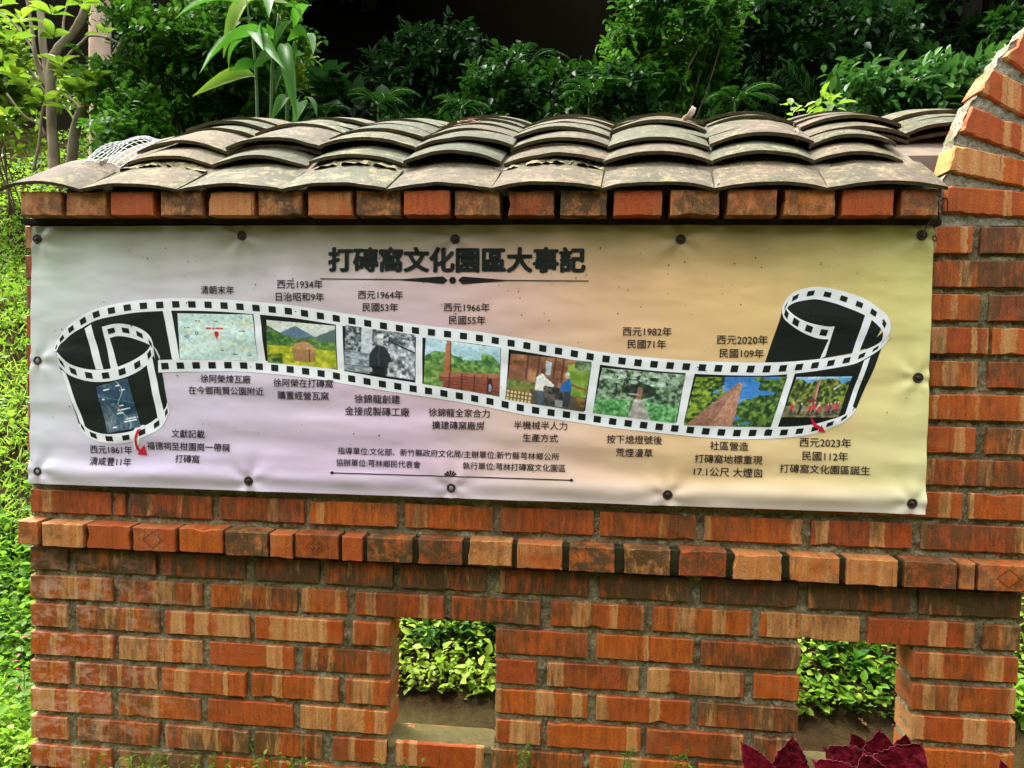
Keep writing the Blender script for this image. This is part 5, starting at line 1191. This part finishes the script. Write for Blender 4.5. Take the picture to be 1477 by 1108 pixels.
for x, y, Y, h_, n_, m, lab in ((690, 985, .72, .2, 9, G_MID, 'leafy plant at the right edge of the left opening'), (610, 1000, .70, .15, 8, G_MID, 'leafy plant at the lower left of the left opening'), (640, 925, .95, .15, 12, G_BRIGHT, 'bright leafy plant at the top of the left opening'),
    (1195, 965, .70, .2, 7, G_MID, 'dark green sapling at the left of the right opening'), (1270, 950, .8, .25, 10, G_BRIGHT, 'tall bright plant at the right of the right opening'), (1225, 950, .9, .2, 10, G_BRIGHT, 'bright leafy plant in the middle of the right opening'), (1240, 985, .64, .12, 6, G_GING, 'broad-bladed plant low in the right opening')):
    weed(x, y, Y, h_, n_, m, lab, .05, .07, gw, .55)
# ---- red-leaved coleus in front of the wall at the lower right
COLE = Mat('crimson_leaf', 0.6, 0.08); ct = COLE.attr('tint').outputs['Fac']; cn = COLE.noise(COLE.co(), 70, 5)
cn = COLE.ramp(cn, (0.35, 0.0), (0.75, 1.0)); COLE.base(COLE.mix(cn, COLE.ramp(ct, (0.0, (0.022, 0.0008, 0.002)), (1.0, (0.10, 0.0015, 0.005))), (0.22, 0.010, 0.022))); COLE.bump(cn, .6, .006)
PINK = simple('pink_leaf_edge', (0.34, 0.07, 0.09), .6, .3)
def coleus_leaf(root, base, tip, wd, nrm_tilt):
    base, tip = np.array(base), np.array(tip); d = tip - base; L_ = np.linalg.norm(d); d /= L_
    s = np.cross(d, (0, -1, .45)); s /= np.linalg.norm(s); nn = np.cross(s, d)
    if nn[1] > 0: nn = -nn
    nl, nw = 29, 13; vv, ff = [], []
    for i in range(nl):
        t = i / (nl - 1); wv = wd * (math.sin(math.pi * t ** .8) ** .62) * (1 + .045 * (1 if i % 2 else -1)) if 0 < t < 1 else 0.0005
        for j in range(nw):
            q_ = j / (nw - 1) * 2 - 1; ruf =   .05 * wd * math.sin(i * 1.05 + (2 if q_ > 0 else 0)) * abs(q_) ** 3
            vv.append(base + d * (t * L_ - abs(q_) * .05 * L_) + s * q_ * wv + nn * (ruf + .16 * wd * abs(q_) - .18 * L_ * t * t + .018 * wd * math.sin(i * 1.6 - abs(q_) * 7)))
    for i in range(nl - 1):
        for j in range(nw - 1): a = i * nw + j; ff.append((a, a + 1, a + nw + 1, a + nw))
    fm = [1 if (k % (nw - 1)) in (0, nw - 2) and (k // (nw - 1)) > 2 and rnd.random() < .6 else 0 for k in range(len(ff))]
    o = mesh('leaf', vv, ff, [COLE.m, PINK], root, smooth=True, fmat=[0] * len(ff), tint=np.full(len(vv), rnd.random()))
    e = []
    for j in (0, nw - 1): e.append(([vv[i * nw + j] for i in range(2, nl, 1)], [.0004] * (nl - 2)))
    tubes('leaf_edge', e, PINK, o, 4, 0)
def coleus(px, Y, label, lv):
    c = P(px, 1108, Y); root = empty('coleus', (c[0], Y, 0.0), label, 'plant', 'red-leaved plants before the wall')
    sp_ = []
    for (a, b, wpx, yo) in lv:
        a, b, wpx = (a[0], a[1] + 10), (b[0], b[1] + 13), wpx * 0.92
        A_, B_ = P(a[0], a[1], Y + yo + .02), P(b[0], b[1], Y + yo - .03); coleus_leaf(root, A_, B_, wpx * (Y - CAM[1]) / F_PX, 0); sp_.append(([np.array([c[0], Y, 0]), (np.array([c[0], Y, 0]) + A_) / 2 + np.array([0, 0, .05]), A_], [.006, .005, .003]))
    tubes('stem', sp_, simple('crimson_stem', (.12, .02, .03), .6, .3), root, 6)
coleus(1125, -.22, 'dark crimson ruffled plant left of the other red plant under the right opening', [((1118,1140),(1078,1068),24,0),((1130,1150),(1148,1062),34,.03),((1105,1150),(1070,1105),22,-.05),((1150,1160),(1185,1110),25,-.02)])
coleus(1262, -.24, 'larger dark crimson ruffled plant under the right opening', [((1258,1130),(1200,1072),40,.04),((1260,1120),(1275,1050),34,.07),((1265,1135),(1332,1068),42,.02),((1250,1160),(1185,1092),38,-.04),((1270,1165),(1338,1105),36,-.05),((1262,1170),(1255,1085),40,-.06),((1245,1090),(1235,1052),18,.08),((1290,1090),(1310,1055),18,.08)])
coleus(1452, -.24, 'small red plant at the lower right corner beside the gate', [((1452,1150),(1454,1094),16,.02),((1455,1160),(1480,1110),25,0),((1450,1165),(1425,1118),20,-.02)])
weed(34, 908, .3, .02, 1, simple('red_leaf', (.28, .05, .05), .6, .3), 'small weed with red leaves beside the left end of the wall', .022, .01, None)
